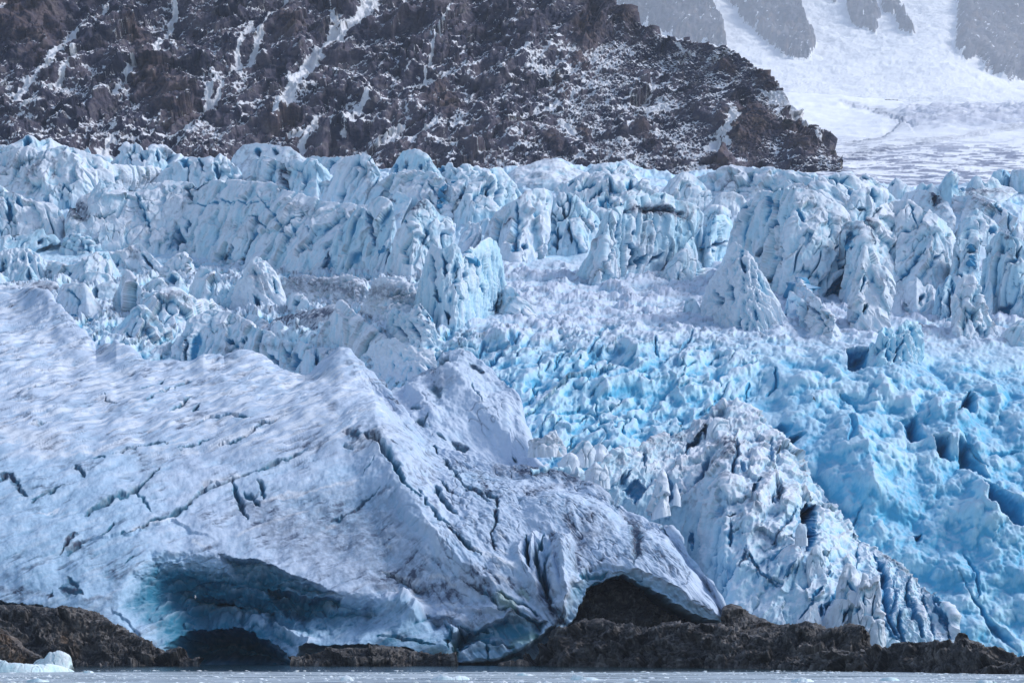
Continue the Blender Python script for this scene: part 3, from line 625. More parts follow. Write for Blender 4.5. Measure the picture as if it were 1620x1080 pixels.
    for p, w_, a_ in (("215,1010 250,985 300,966 350,968 400,985 440,1010", 20, 13), ("250,960 320,925 390,905 440,900", 20, 7), ("390,915 415,905 450,935 490,950", 16, 9), ("420,990 440,1000 490,1010 470,1030", 14, 16), ("480,960 560,965 600,930", 16, 8), ("330,940 400,935 450,960", 12, 6), ("260,900 330,895 400,900", 12, 4)):
        g.ridge(pts(p), w_, a_)
    wq = q+np.stack([fbm(q, 30, 3, .5, k_) for k_ in (1, 5, 9)], -1)*9; wq[..., 2] *= 1.9
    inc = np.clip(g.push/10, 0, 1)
    l1, lf = worley(wq, 26, 5, 1.0); g.h += inc*((1-l1)*15+lf*4+fbm(wq, 14, 4, .6, 3.)*3.5)
    # --- arch on the right with the dark hollow behind it
    arch = pts("893,1000 905,985 918,960 928,932 943,916 975,907 1008,914 1045,938 1090,965 1128,984 1146,992 1152,1010 1150,1075 870,1075")
    g.cave(pts("870,1000 885,975 905,930 925,908 960,897 1010,900 1060,925 1110,955 1150,985 1160,1075 860,1075"), 2.2, 16, .5)
    g.cave(arch, 26, 17, .2, .6)
    g.cave(pts("700,1000 740,985 800,975 870,985 850,1015 800,1020 760,1008 720,1015"), 2.5, 10, .7)
    g.cave(pts("718,1047 780,1046 820,1030 865,1000 880,985 890,1075 715,1075"), 7, 6, .1)
    g.cave(pts("470,1018 560,1012 640,1018 690,1030 722,1050 722,1075 460,1075"), 8, 6, .1)
    g.cave(pts("-80,950 0,948 60,958 120,968 160,975 200,1000 260,1040 270,1075 -80,1075"), 5, 8, .0)
    # --- surface texture
    fl = R(-38); qf = q.copy(); qf[..., 0] = (q[..., 0]*math.cos(fl)-q[..., 2]*math.sin(fl)); qf[..., 2] = (q[..., 0]*math.sin(fl)+q[..., 2]*math.cos(fl))
    right = sstep(560, 660, X+.35*(700-Y))
    qf[..., 2] *= .12                                   # streaks down to the right
    g.h += right*(1-inc)*(fbm(qf, 10, 4, .55, 6.)*2.2+ridged(qf, 22, 3, .5, 3.)*3)
    qg = q.copy(); an = R(28); qg[..., 0] = (q[..., 0]*math.cos(an)+q[..., 2]*math.sin(an))*.17; qg[..., 2] = -q[..., 0]*math.sin(an)+q[..., 2]*math.cos(an); qg[..., 1] *= .5
    lf_ = (1-right)
    flat = lf_*sstep(740, 690, Y)
    g.h += flat*(fbm(qg, 11, 4, .5, 8.)*1.9+ridged(qg, 22, 3, .5, 2.)*2.4)+lf_*(1-flat)*(fbm(qg, 26, 4, .5, 8.)*3.5+fbm(q, 9, 4, .55, 4.)*.8)
    g.h += fbm(q, 70, 3, .5, 2.)*7
    st = right*fbm(qf, 9, 5, .65, 71.)+lf_*fbm(qg, 10, 5, .65, 72.); g.a['dirt'] += .42*sstep(.14, .6, st)*(1-inc)*(.08+1.1*sstep(-.1, .6, fbm(q, 60, 3, .5, 91.))); g.a['snow'] += .25*sstep(.15, .6, -st)*(1-inc); g.h += st*.5
    n = np.abs(perlin(qg[..., 0]/15, qg[..., 1]/15, qg[..., 2]/11)); cr = np.clip(1-n/.06, 0, 1)*sstep(-.1, .25, fbm(q, 50, 2, .5, 19.))*flat
    g.h -= cr*1.5; g.a['dirt'] += cr*.3
    ln = ridged(qg*np.array([.6, 1, 1], np.float32), 13, 3, .55, 61.); ln2 = ridged(qf*np.array([1, 1, .6], np.float32), 12, 3, .55, 62.)
    L_ = (lf_*sstep(.70, .92, ln)*sstep(-.1, .5, fbm(q, 45, 2, .5, 63.))+right*sstep(.70, .92, ln2)*sstep(-.2, .4, fbm(q, 45, 2, .5, 64.)))*(1-inc)
    g.h -= L_*1.6; g.a['dirt'] += L_*.75
    n = np.abs(perlin(qf[..., 0]/17, qf[..., 1]/17, qf[..., 2]/17+9)); cr = np.clip(1-n/.04, 0, 1)*sstep(-.05, .3, fbm(q, 50, 2, .5, 29.))*right*(1-inc)
    g.h -= cr*3.; g.a['dirt'] += cr*.8
    # snow drifted into long patches on the flatter top; dust elsewhere
    sn = fbm(qg, 13, 4, .6, 55.); g.a['snow'] += flat*sstep(.10, .34, sn)*.9
    g.a['dirt'] += flat*sstep(.12, .5, -sn)*.16
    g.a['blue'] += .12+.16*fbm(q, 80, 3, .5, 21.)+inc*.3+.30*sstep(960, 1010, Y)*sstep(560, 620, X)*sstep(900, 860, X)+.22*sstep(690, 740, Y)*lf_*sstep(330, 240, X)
    for p, w_, am in (("0,850 100,820 240,790 360,760 480,730 600,700", 2.8, 1), ("0,970 150,920 310,870", 2.8, 1), ("100,370 160,320 200,330 140,380", 4, 1), ("300,360 480,365", 3, .8), ("10,490 70,495", 3, 1), ("430,340 490,350", 4, .8), ("190,250 230,260", 4, .8), ("0,130 80,130 140,150", 3, .8), ("750,1035 790,1050", 5, 1), ("410,930 450,920", 5, 1), ("100,820 200,780 280,775", 4, .9),
                      ("300,290 360,280", 3, .8), ("0,550 160,550", 2, .7), ("480,360 740,385", 2, .6), ("1400,1040 1430,1050", 5, 1)):
        g.paint('snow', pts(p, Z2), w_, am)
    for p, w_, am in (("20,215 100,235 180,260 240,310", 3.5, 1), ("220,290 280,300 230,330", 5, 1), ("250,340 380,355", 2, 1), ("120,320 130,370", 4, .8), ("230,350 225,420", 6, .9), ("360,300 420,300 500,325", 5, 1), ("480,345 550,380", 4, 1), ("410,470 540,480", 5, .9), ("290,450 350,465", 6, .7), ("540,510 640,515", 3, .9), ("760,190 860,240 980,290", 9, 1),
                      ("800,340 910,380", 4, .9), ("800,380 850,420", 3, .9), ("840,285 890,285", 3, .9), ("1150,350 1160,400", 5, .9), ("850,10 870,60", 5, .9), ("680,150 780,200", 5, .9), ("830,150 910,170", 3, .8), ("320,0 420,160 560,310 700,430", 15, .35)):
        g.paint('snow', pts(p, Z6), w_, am)
    for p, w_, am in (("1220,1010 1300,1040", 4, .9), ("200,470 600,460 620,440 900,380", 4, .7), ("0,320 200,380 350,420", 16, .9), ("600,470 700,430 900,380", 6, .9), ("1290,650 1400,620 1500,600", 9, .9), ("200,860 370,810", 2, .8), ("330,200 600,180", 6, .5), ("840,960 1000,900 1100,870", 2.5, .9), ("1500,970 1620,910", 4, .9), ("1160,450 1240,450", 6, .9), ("640,440 800,400", 5, .6), ("620,30 860,10", 4, .5), ("1440,100 1560,90", 5, .8), ("1380,405 1600,320", 3, .9)):
        g.paint('snow', pts(p, Z1), w_, am)
    # dust and rock flour worked into the ice
    for z, p, w_, am in ((Z2, "1400,660 1500,650 1640,640", 22, .7), (Z2, "1300,700 1340,780", 9, .9), (Z3, "0,470 200,460 270,500", 16, .8), (Z3, "0,580 150,560 250,530", 7, .7), (Z3, "360,750 340,850 310,950", 22, .65), (Z3, "400,830 480,790", 18, .5), (Z3, "230,740 330,880", 10, .6), (Z3, "560,720 640,760 640,900", 14, .7),
                         (Z3, "300,500 420,560 540,640", 12, .6), (Z3, "720,690 850,680", 12, .5), (Z6, "820,360 1000,420 1120,500", 20, .55), (Z6, "600,360 760,450 850,520", 16, .5), (Z6, "1180,480 1240,600 1280,660", 12, .9), (Z6, "1150,420 1220,480", 10, .7), (Z6, "330,560 560,570 820,620 1000,650", 13, .45), (Z6, "600,300 800,420", 16, .3), (Z6, "330,790 460,850", 14, .5),
                         (Z6, "0,330 200,390 500,400", 26, .33), (Z2, "0,950 300,950 700,950", 60, .25), (Z5, "0,440 150,460 380,500", 9, .7), (Z5, "640,560 740,520 900,520", 7, .7), (Z5, "700,150 720,200", 12, .4), (Z5, "880,240 900,400 870,480", 9, .35), (Z1, "880,480 960,600 1000,520", 14, .4), (Z1, "1560,740 1620,830", 18, .4)):
        g.paint('dirt', pts(p, z), w_, am)
    for z, p, w_, am in ((Z6, "860,500 960,560", 13, .55), (Z6, "1010,450 1050,490", 10, .5), (Z6, "540,760 545,880", 6, .55), (Z6, "950,800 1100,760", 12, .4), (Z6, "400,820 480,860", 14, .3)):
        g.paint('green', pts(p, z), w_, am)
    g.a['rust'] += 0
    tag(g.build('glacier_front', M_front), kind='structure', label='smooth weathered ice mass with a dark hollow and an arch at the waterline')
front_mass()

def second_hump():
    crest = "560,600 585,592 605,600 620,612 640,610 665,590 690,578 700,556 712,552 730,553 745,560 762,571 790,596 808,612 822,630 830,655 838,700 850,728 862,745 880,752"
    g = rowsheet([("560,780 880,800", 402), ("560,700 700,722 880,790", 412), ("560,640 640,650 720,640 800,660 850,735 880,770", "560,426 720,424 800,420 880,402"), (crest, "560,445 700,446 760,440 830,424 880,405")],
                 560, 880, 1.1, [(1.5, -.3), (8, -5), (18, -22), (24, -50)], ref=420, ys=.5)
    q = g.q; z = Z2
    g.ridge(pts("1110,80 1200,190 1330,330 1430,450 1500,540 1560,620", z), 34, 12); g.ridge(pts("880,180 960,260 1050,380", z), 22, 8)
    g.lip(pts("870,190 930,170 1030,110 1140,60 1180,20", z), 16, -8, 1); g.crack(pts("1020,60 1080,55 1110,10", z), 8, 10, .4, .6); g.crack(pts("690,180 760,210 800,160", z), 9, 10, .6, .7)
    for p, w_, d_, di in (("1140,500 1190,540 1230,550", 6, 6, 1.), ("1245,200 1290,260 1310,300", 2.5, 6, 0), ("1230,60 1280,90 1310,110", 5, 4, 1.), ("930,390 980,390 1000,360", 6, 7, .6), ("900,300 960,330", 5, 6, .5), ("1480,590 1490,620", 3, 6, .2), ("1080,570 1140,630", 4, 8, .3), ("1050,460 1100,500", 2.5, 5, .6), ("1040,190 1060,250", 9, 3, .6)):
        g.crack(pts(p, z), w_, d_, .6, di)
    fl = R(-36); qf = q.copy(); qf[..., 0] = (q[..., 0]*math.cos(fl)-q[..., 2]*math.sin(fl)); qf[..., 2] = (q[..., 0]*math.sin(fl)+q[..., 2]*math.cos(fl))*.2
    g.h += fbm(qf, 10, 4, .55, 6.)*2.0+ridged(qf, 24, 3, .5, 3.)*2.5+fbm(q, 50, 3, .5, 2.)*5+fbm(q, 4.5, 3, .6, 12.)*.5
    n = np.abs(perlin(qf[..., 0]/14, qf[..., 1]/14, qf[..., 2]/14+3)); cr = np.clip(1-n/.05, 0, 1)*sstep(-.05, .3, fbm(q, 50, 2, .5, 9.)); g.h -= cr*2.5; g.a['dirt'] += cr*.8
    g.a['blue'] += .08; g.a['snow'] += .15
    for p, w_, am in (("700,150 860,120 1060,110", 16, .55), ("1060,180 1130,160", 14, .5), ("640,90 720,150", 10, .5)): g.paint('dirt', pts(p, z), w_, am)
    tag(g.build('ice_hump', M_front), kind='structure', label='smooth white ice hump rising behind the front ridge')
second_hump()

def right_ridge():
    crest = "840,745 870,740 900,742 925,748 945,742 965,722 985,708 1010,708 1035,697 1060,690 1085,676 1110,662 1130,652 1148,641 1157,636 1168,640 1180,648 1195,660 1208,672 1225,690 1240,700 1254,722 1268,738 1280,745 1290,760 1300,782 1310,790 1325,812 1340,838 1352,848 1365,858 1385,868 1395,878 1410,886 1430,900 1445,918 1460,930 1480,942 1495,956 1508,968 1513,985 1512,1005 1518,1025"
    cd = "840,392 950,402 1060,418 1157,428 1225,420 1300,408 1400,385 1500,366 1518,362"
    g = rowsheet([(1075, "840,399 1100,397 1160,362 1518,357"), (1045, "840,400 1100,398 1160,363 1518,358"), ("840,900 1100,930 1250,935 1400,960 1518,1030", "840,400 1090,398 1150,372 1300,366 1518,360"), ("840,800 1050,800 1150,760 1250,800 1350,890 1450,950 1518,1028", "840,400 1050,400 1110,398 1150,392 1250,386 1400,374 1518,361"), (crest, cd)],
                 840, 1518, 1.1, [(1.5, -.3), (8, -4), (20, -20), (28, -60)], ref=385, ys=.5)
    q = g.q; X, Y = g.px, g.py
    for z, p, m_, sft in ((Z3, "905,330 930,280 1000,240 1040,200 1085,250 1150,262 1175,200 1150,150 1165,255 1080,265 1020,255 960,320 920,380", 5, 5), (Z4, "345,235 380,205 432,215 428,400 400,495 368,482 385,380 350,300", 6, 6), (Z3, "1590,690 1640,640 1640,900 1600,900", 5, 6),
                          (Z3, "545,560 640,640 700,560 640,500", 2.5, 8), (Z3, "820,560 860,620 800,650 790,560", 2.5, 6), (Z3, "1280,600 1300,540 1340,500 1330,560 1300,620", 3, 4), (Z3, "1145,715 1200,685 1210,700 1170,725", 2, 3)):
        g.cave(pts(p, z), m_, sft, .95)
    for z, p, w_, d_, di in ((Z3, "1210,270 1212,360 1180,450", 5, 14, .2), (Z3, "1045,370 1010,470 950,540", 7, 12, .1), (Z3, "1388,300 1395,430", 4, 10, 0), (Z3, "1235,410 1250,440", 5, 8, 0), (Z3, "830,610 880,590 890,560", 5, 6, .2), (Z3, "955,800 960,900", 4, 8, 0), (Z3, "1170,760 1165,880", 3.4, 9, 0), (Z3, "1280,930 1240,1010", 2.2, 4, .7),
                          (Z3, "1250,900 1290,960 1340,1050", 1.8, 4, .6), (Z3, "1415,590 1415,640", 3, 8, .1), (Z3, "1450,530 1460,600", 4, 6, .7), (Z3, "1480,370 1485,390", 2.5, 5, 0), (Z3, "670,360 680,460", 4, 8, .4), (Z3, "550,520 600,460", 3, 7, .1), (Z3, "800,460 820,540 830,620", 4, 8, 0), (Z3, "1410,870 1460,820 1490,740", 2.5, 5, .3),
                          (Z4, "190,440 260,340 320,240", 3, 7, .3), (Z4, "190,150 195,200", 3, 6, .2), (Z4, "665,455 665,590", 2.6, 10, 0), (Z4, "765,510 810,600 830,760 850,860 900,950 950,1000", 7, 15, 0), (Z4, "500,640 510,610", 4, 8, 0), (Z4, "480,840 520,770 570,700", 5, 10, 0), (Z4, "580,880 615,780", 4, 10, 0), (Z4, "900,800 910,920 960,1000", 5, 9, .2),
                          (Z4, "960,620 950,740 1000,860 1050,960", 5, 9, .3), (Z4, "1110,720 1130,820 1190,900 1185,990", 8, 12, 0), (Z4, "1040,690 1050,790 1090,880 1110,990", 4, 8, .3), (Z4, "40,480 10,580", 2.2, 4, .6), (Z4, "30,455 100,570 180,650 250,680", 1.8, 3, .6), (Z4, "620,380 635,410", 5, 4, .9), (Z4, "870,640 880,760 860,860", 4, 7, .1), (Z4, "800,850 870,950 920,990", 3, 6, .2),
                          (Z4, "470,790 450,880", 4, 10, 0), (Z4, "340,870 430,760", 2, 4, .5), (Z4, "180,530 240,480 300,450", 4, 6, .1), (Z4, "260,640 310,560", 2.5, 5, .1), (Z4, "420,760 480,690", 2.5, 6, 0), (Z4, "70,180 110,100", 4, 8, .1), (Z4, "410,30 430,110", 4, 6, .5), (Z4, "660,830 680,790", 3, 7, 0), (Z4, "800,930 820,1010", 3, 5, .2)):
        g.crack(pts(p, z), w_, d_, .85, di)
    for z, p, w_, a_ in ((Z3, "1170,60 1280,160 1400,260 1500,360 1600,440", 24, 9), (Z3, "1320,340 1370,430", 20, 9), (Z3, "1160,400 1080,450 980,560 880,650", 14, 8), (Z3, "790,450 770,560 740,640", 16, 10), (Z3, "600,360 700,470", 20, 6), (Z3, "960,330 900,420 840,500", 14, 7), (Z3, "1440,450 1380,560 1280,680 1220,780", 20, 9), (Z3, "1180,460 1080,560 960,700", 20, 6),
                         (Z4, "200,40 130,150 60,260 20,380", 24, 8), (Z4, "320,110 290,200 240,300", 20, 8), (Z4, "500,200 560,330 620,430", 26, 7), (Z4, "690,420 720,500 760,700 800,900", 16, 8), (Z4, "830,540 870,700 900,850", 11, 7), (Z4, "930,580 1000,760 1060,900", 10, 6), (Z4, "1100,720 1160,860", 10, 5), (Z4, "1150,730 1220,850 1220,960", 10, 6),
                         (Z4, "300,450 320,540 260,640", 16, 8), (Z4, "440,440 480,560 470,660", 18, 8), (Z4, "250,380 220,430", 10, 6)):
        g.ridge(pts(p, z), w_, a_)
    an = R(18); qa = q.copy(); qa[..., 0] = q[..., 0]*math.cos(an)-q[..., 2]*math.sin(an); qa[..., 2] = (q[..., 0]*math.sin(an)+q[..., 2]*math.cos(an))*.2
    top = sstep(830, 780, Y+ .45*(1090-X))*sstep(1290, 1230, X)
    g.h += (ridged(qa, 22, 3, .5, 3.)-.5)*10+fbm(q, 40, 3, .5, 2.)*6+fbm(q, 7, 3, .6, 5.)*.5
    f1, fc = worley(qa*np.array([1, 1, 2.5], np.float32), 20, 6, 1.4); f2, fd = worley(q, 8, 8, 1.2); f3, fe = worley(qa*np.array([1, 1, 1.6], np.float32)+np.stack([fbm(q, 24, 3, .5, k_) for k_ in (1, 5, 9)], -1)*6, 40, 17, 1.3); g.h += fc*1.6+fe*7*sstep(1400, 1330, X)+top*fd*.7
    ch = R(-20); qc = q.copy(); qc[..., 0] = q[..., 0]*math.cos(ch)-q[..., 2]*math.sin(ch); qc[..., 2] = (q[..., 0]*math.sin(ch)+q[..., 2]*math.cos(ch))*.3
    rt = sstep(1380, 1420, X); g.h += rt*(ridged(qc, 11, 3, .5, 8.)-.5)*8
    g.a['blue'] += .40+.22*fbm(q, 60, 3, .5, 21.); g.a['snow'] += top*.15; g.a['dirt'] += top*(.04+.5*sstep(.15, .5, fbm(q, 26, 5, .65, 3.)))+rt*.25*sstep(.1, .5, fbm(q, 20, 5, .65, 6.))
    for z, p, w_, am in ((Z3, "1100,300 1200,290 1180,360 1080,410", 12, .75), (Z3, "30,260 180,240 220,300", 14, .5), (Z3, "640,320 900,240 1020,180", 14, .35), (Z4, "790,480 900,560 1010,650 1110,720", 7, .8), (Z3, "1440,540 1450,620", 6, .6), (Z3, "1520,380 1600,470", 8, .4)): g.paint('dirt', pts(p, z), w_, am)
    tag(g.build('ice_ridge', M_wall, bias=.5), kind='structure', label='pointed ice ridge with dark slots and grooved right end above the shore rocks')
right_ridge()

# ------------------------------------------------------------------ single seracs, blocks and pinnacles (traced; back row first)
GS = 'ice blocks and pinnacles of the broken glacier'
def S(label, crest, foot, style='slab', **k):
    k.setdefault('blue', .32)
    nm = k.pop('name', 'ice_block'); cat = k.pop('cat', 'ice block')
    tag(body(nm, crest, foot, k.pop('material', M_wall), style=style, **k), label, cat, GS)
# skyline, left to right
S('pointed pale ice summit with a blue notch at the far left of the skyline', "-60,240 -40,236 0,231 13,231 28,224 44,215 50,216 56,220 61,224 74,219 87,224 98,231 120,242 130,250", "-60,262 130,262", thick=2, cracks=[("42,218 44,226 40,234", dict(w=4, depth=8, blue=.9))])
S('small ice cone between the broad left wall and the ruined ice tower', "128,252 132,240 139,233 146,245 155,243 163,247 175,246 180,256", "128,258 180,260")
S('ruined ice tower with dirty hollows on the left skyline', "175,262 177,255 190,240 193,232 198,226 206,229 214,226 222,230 226,236 235,236 241,229 252,230 262,231 270,238 276,245 284,250", "175,272 284,274", dirt=[("205,238 212,240", 5, .7), ("262,235 258,250 268,246", 7, .8)], cracks=["206,245 205,262", ("222,240 227,260", dict(w=3, depth=6)), "247,240 248,258"], rough=1.5, ribs=1.5)
S('broad white ice wall sweeping down to the right at the far left skyline', "-60,252 -40,250 0,243 20,237 45,233 60,240 80,236 98,232 115,233 130,238 150,247 170,256 185,262 210,262 240,265 254,267 250,280 232,292 222,300", "-60,330 0,325 60,322 130,318 175,310 222,302",
  blue=.2, thick=1, setback=.6, dirt=[("62,260 50,275 42,290", 8, .8), ("84,252 88,262 84,275", 6, .7), ("100,236 104,250", 5, .8), ("83,276 84,278", 5, .8), ("0,262 50,250 60,252", 4, .5), ("180,285 215,290 240,275", 8, .3)], cracks=[("0,280 20,265 50,250", dict(w=2.5, depth=4, blue=.2, dirt=.5)), ("100,290 112,312", dict(w=2, depth=3))], ribs=1.6, tilt=-14)
S('lit white ice face under the skyline right of the long sweep', "246,290 255,275 262,268 275,262 284,255 293,248 305,248 318,249 333,248 340,252 348,245 352,249 362,252 378,265 390,290", "246,296 300,292 390,300", cracks=[("295,252 292,268", dict(w=6, depth=5, blue=.9)), ("340,262 345,285", dict(w=4, depth=7)), "314,250 325,275"], ribs=1.5, tilt=-10)
S('rounded dusty ice dome highest on the left half of the skyline', "362,262 368,249 375,240 385,230 394,228 405,225 420,226 435,230 449,231 460,233 470,240 478,247 486,252", "362,280 430,275 486,278", 'dome', blue=.2, cracks=[("406,233 410,244", dict(w=4, depth=6, blue=1)), "432,236 440,245"], dirt=[("385,242 420,240", 5, .5), ("458,240 468,252", 7, .6)])
S('white ice face with a dirty vertical cleft under the dusty dome', "378,290 385,272 395,262 405,252 418,246 430,250 442,254 455,256 470,252 480,258 488,250 500,252 510,262 520,272 530,283 532,292", "378,302 450,310 500,312 532,300", dirt=[("446,252 442,270 446,285", 6, .9), ("380,285 410,284", 5, .7)], cracks=[("444,262 446,280 455,296", dict(w=5, depth=9, blue=.3, dirt=.5))], tilt=-25, ribs=1.4)
S('leaning ice slab beside the blue gap on the left skyline', "480,258 484,250 500,246 512,247 520,250 532,247 545,250 540,262 530,274", "480,268 532,285", cracks=[("522,268 532,255", dict(w=6, depth=9, blue=.9))])
S('tall striped ice hump with hairline cracks left of the blunt skyline tower', "505,318 515,300 525,282 532,270 545,252 560,244 577,242 587,248 595,262 600,270 606,290 610,318", "505,325 560,325 610,322", dirt=[("580,280 590,300 585,315", 7, .5)], cracks=[("564,292 563,312", dict(w=2.5, depth=7)), ("545,300 540,315", dict(w=3, depth=7)), ("525,290 518,310", dict(w=3, depth=7))], ribs=1.5)
S('blunt ice tower standing alone above the skyline', "618,285 622,268 630,252 638,240 646,237 660,238 672,243 680,250 686,260 694,272 698,285", "618,290 698,292", blue=.35, dirt=[("641,256 643,262", 5, .8)], cracks=[("645,256 640,270", dict(w=5, depth=7)), ("629,262 628,276", dict(w=3, depth=6, blue=1)), "663,262 668,272"])
S('small broken ice blocks right of the blunt tower on the skyline', "690,275 693,266 703,262 713,257 718,265 722,268 730,258 740,257 746,263 756,262 762,266 768,275", "690,285 768,285", 'rubble', cracks=[("697,264 700,272", dict(w=3, depth=6, blue=1))])
S('low rounded snowy ice swell in the middle of the skyline', "800,280 815,266 838,260 850,254 862,251 880,252 895,258 905,264 930,275", "800,290 930,290", 'dome', blue=.2, setback=2)
S('flat pointed ice crest right of the middle swell', "925,275 935,265 955,260 972,257 977,254 985,256 1000,266 1015,270", "925,285 1015,285", setback=1.5)
S('tilted white ice slabs split by slanting dark cuts below the middle skyline', "895,335 885,318 880,300 895,285 915,277 945,272 975,278 1005,282 1030,290 1040,300 1030,320 990,335 960,340", "895,340 930,335 960,341", setback=1.1, cracks=[("933,318 940,303", dict(w=3, depth=9)), ("946,308 951,298", dict(w=3, depth=8)), ("910,306 940,288", dict(w=4, depth=8)), ("994,300 998,286", dict(w=5, depth=9)), ("1030,282 1034,300", dict(w=5, depth=12)), "965,290 968,300", ("900,292 908,282", dict(w=5, depth=8)), ("945,328 965,310", dict(w=7, depth=9))], ribs=2)
S('round shouldered ice mound with one brown spot below the skyline', "1040,320 1050,302 1058,286 1070,277 1085,273 1100,278 1112,288 1118,300 1125,322", "1040,325 1125,328", dirt=[("1088,294 1090,296", 6, .7)], ribs=.7)
S('long ice ramp along the right skyline with a dark hole', "1098,295 1104,283 1118,275 1130,273 1145,266 1165,265 1186,264 1205,266 1220,265 1250,268 1270,276 1284,275 1300,280 1318,279 1334,274 1345,274 1352,280 1360,288 1378,285 1390,292 1400,304 1408,318", "1098,330 1180,325 1250,335 1340,345 1408,325", thick=1, setback=.9,
  dirt=[("1125,282 1150,295 1135,300", 8, .5), ("1145,298 1165,276", 5, .8), ("1258,292 1262,293", 6, .5), ("1275,300 1280,310", 8, .5)], cracks=[("1150,293 1158,286 1168,276", dict(w=6, depth=8, blue=.2, dirt=1)), ("1220,300 1235,298 1245,305", dict(w=4, depth=9)), ("1205,305 1215,312", dict(w=5, depth=10)), ("1310,280 1325,290 1340,285", dict(w=2.5, depth=4)), ("1335,295 1345,322", dict(w=3, depth=5))], ribs=2.2, tilt=-38)
S('grey rounded ice cushion in front of the dark hole', "1118,328 1128,314 1142,305 1160,303 1172,308 1180,318 1184,330", "1118,332 1184,334", rough=.6, blue=.2, dirt=[("1150,310 1170,312", 8, .35)])
S('wedge shaped ice block with a blue edge on the right skyline', "1358,292 1362,279 1370,275 1378,280 1386,292", "1358,296 1386,298", cracks=["1366,278 1376,290"])
S('low ice tooth on the right skyline next to the wedge block', "1404,300 1408,290 1417,281 1424,285 1432,292 1440,303", "1404,304 1440,306", cracks=[("1410,288 1412,294", dict(w=3, depth=4))])
S('small pair of ice knobs left of the large cyan tooth', "1448,304 1452,293 1460,289 1466,294 1474,289 1482,296 1490,305", "1448,308 1490,312")
S('large cyan ice tooth on the right skyline', "1484,300 1490,288 1497,278 1505,269 1512,274 1520,284 1527,295 1529,308", "1484,306 1505,314 1529,312", blue=.45, cracks=[("1517,282 1524,292 1527,300", dict(w=7, depth=8, blue=1))])
S('twin ice humps just right of the large cyan tooth', "1528,303 1534,288 1545,277 1552,282 1560,290 1568,280 1578,284 1586,296", "1528,306 1586,306", dirt=[("1548,280 1556,284", 4, .5)])
S('flat blue ice block farther along the right skyline', "1568,282 1572,271 1585,268 1594,270 1600,278", "1568,286 1600,286", blue=.7)
S('last flat topped ice block on the skyline at the frame edge', "1598,286 1601,270 1615,268 1640,269 1690,272", "1598,292 1690,300", blue=.3)
S('small leaning ice fin on a grey swell right of the cyan tooth', "1500,318 1508,304 1520,300 1545,292 1575,290 1600,296 1612,305 1590,316", "1500,322 1560,318 1590,318", 'dome', setback=2.5, dirt=[("1520,305 1580,300", 12, .6)])
# upper wall, second row
S('dirty topped ice shoulder between the long sweep and the great wall', "120,322 128,312 140,306 150,302 142,345 130,350", "120,352 146,350", 'dome', dirt=[("110,330 140,330", 22, 1.)], blue=.1)
S('sharp crested ice rib in front of the dirt pocket at the far left', "-60,300 -40,297 0,293 6,299 22,303 40,315 70,322 86,324 95,332 101,345 104,380", "-60,378 -20,370 30,360 40,362 70,372 104,384", tilt=-20, ribs=1.7, cracks=[("13,310 16,335 14,350", dict(w=5, depth=7)), ("25,305 35,330", dict(w=3, depth=3))], dirt=[("12,300 22,303", 4, 1)], snowp=[("22,304 60,320", 3, .6)])
S('great smooth ice wall spanning the left of the upper glacier', "104,384 103,350 112,330 128,345 136,346 140,318 150,296 159,281 176,287 200,299 222,301 231,293 245,289 259,288 280,287 300,290 318,289 337,287 365,286 393,288 420,290 435,291 448,298 459,304 476,306 485,311 500,313 517,320 545,322 575,324 600,330 604,380 602,436", "104,386 150,390 210,392 260,398 300,402 340,415 370,426 400,430 450,435 495,435 602,436", blue=.27, setback=.75, edge=.02, thick=.3, ribs=.35, rough=.8, tilt=0,
  caves=[("262,398 270,372 282,352 290,365 285,400", 3, 8), ("348,430 352,405 372,378 366,400 358,430", 3.5, 5), ("384,425 386,400 396,378 402,372 398,390 392,420", 3.5, 4), ("512,438 515,415 527,395 532,400 526,438", 4, 4)],
  cracks=[("302,318 300,300 312,292 330,290", dict(w=3.5, depth=5, dirt=.6)), ("300,323 350,321 420,321", dict(w=1.8, depth=1.5, blue=.7)), ("398,340 412,352 424,362", dict(w=2.6, depth=4)), ("405,310 440,345 452,370 457,390", dict(w=1.6, depth=2)), ("445,372 465,348 490,330", dict(w=1.6, depth=2, dirt=.4)), ("484,357 492,368", dict(w=1.6, depth=2)), ("462,355 470,375", dict(w=1.6, depth=2)), ("286,362 284,380 280,395", dict(w=5, depth=9)), ("299,350 298,368", dict(w=4, depth=8)), ("154,341 165,340 180,334", dict(w=3, depth=5, blue=.2, dirt=.2)), ("310,390 312,400", dict(w=3, depth=6)), ("214,305 232,340 236,360", dict(w=3, depth=3)), ("380,370 372,385 365,400", dict(w=2.4, depth=4)), ("200,300 212,299 222,301", dict(w=2, depth=3, dirt=.8))],
  dirt=[("110,330 118,340 135,345", 16, 1.3), ("100,322 118,332 138,330", 9, 1.3), ("155,340 160,350", 5, .6), ("460,330 500,332", 14, .35), ("350,360 400,370", 18, .2)], snowp=[("112,345 108,352", 4, 1)])
S('bluish ice nose with a dark undercut left of the dome shaped slab', "517,436 522,420 530,405 527,392 528,380 534,368 545,352 556,338 566,330 574,327 580,333 586,345 591,365 595,390 594,436", "517,438 594,440", blue=.4, caves=[("514,438 524,405 532,400 530,438", 2.5, 4)], cracks=[("546,338 558,330", dict(w=2, depth=3)), ("552,400 555,405", dict(w=2, depth=4))], ribs=1.2)
S('dome shaped ice slab with a long blue crack on its left side', "572,438 576,400 575,360 578,335 588,320 600,311 612,315 622,326 625,345 622,370 614,400 604,440", "572,440 604,441", blue=.4, cracks=[("579,328 585,345 588,365 592,385", dict(w=3.6, depth=8, blue=.8))], ribs=1.2)
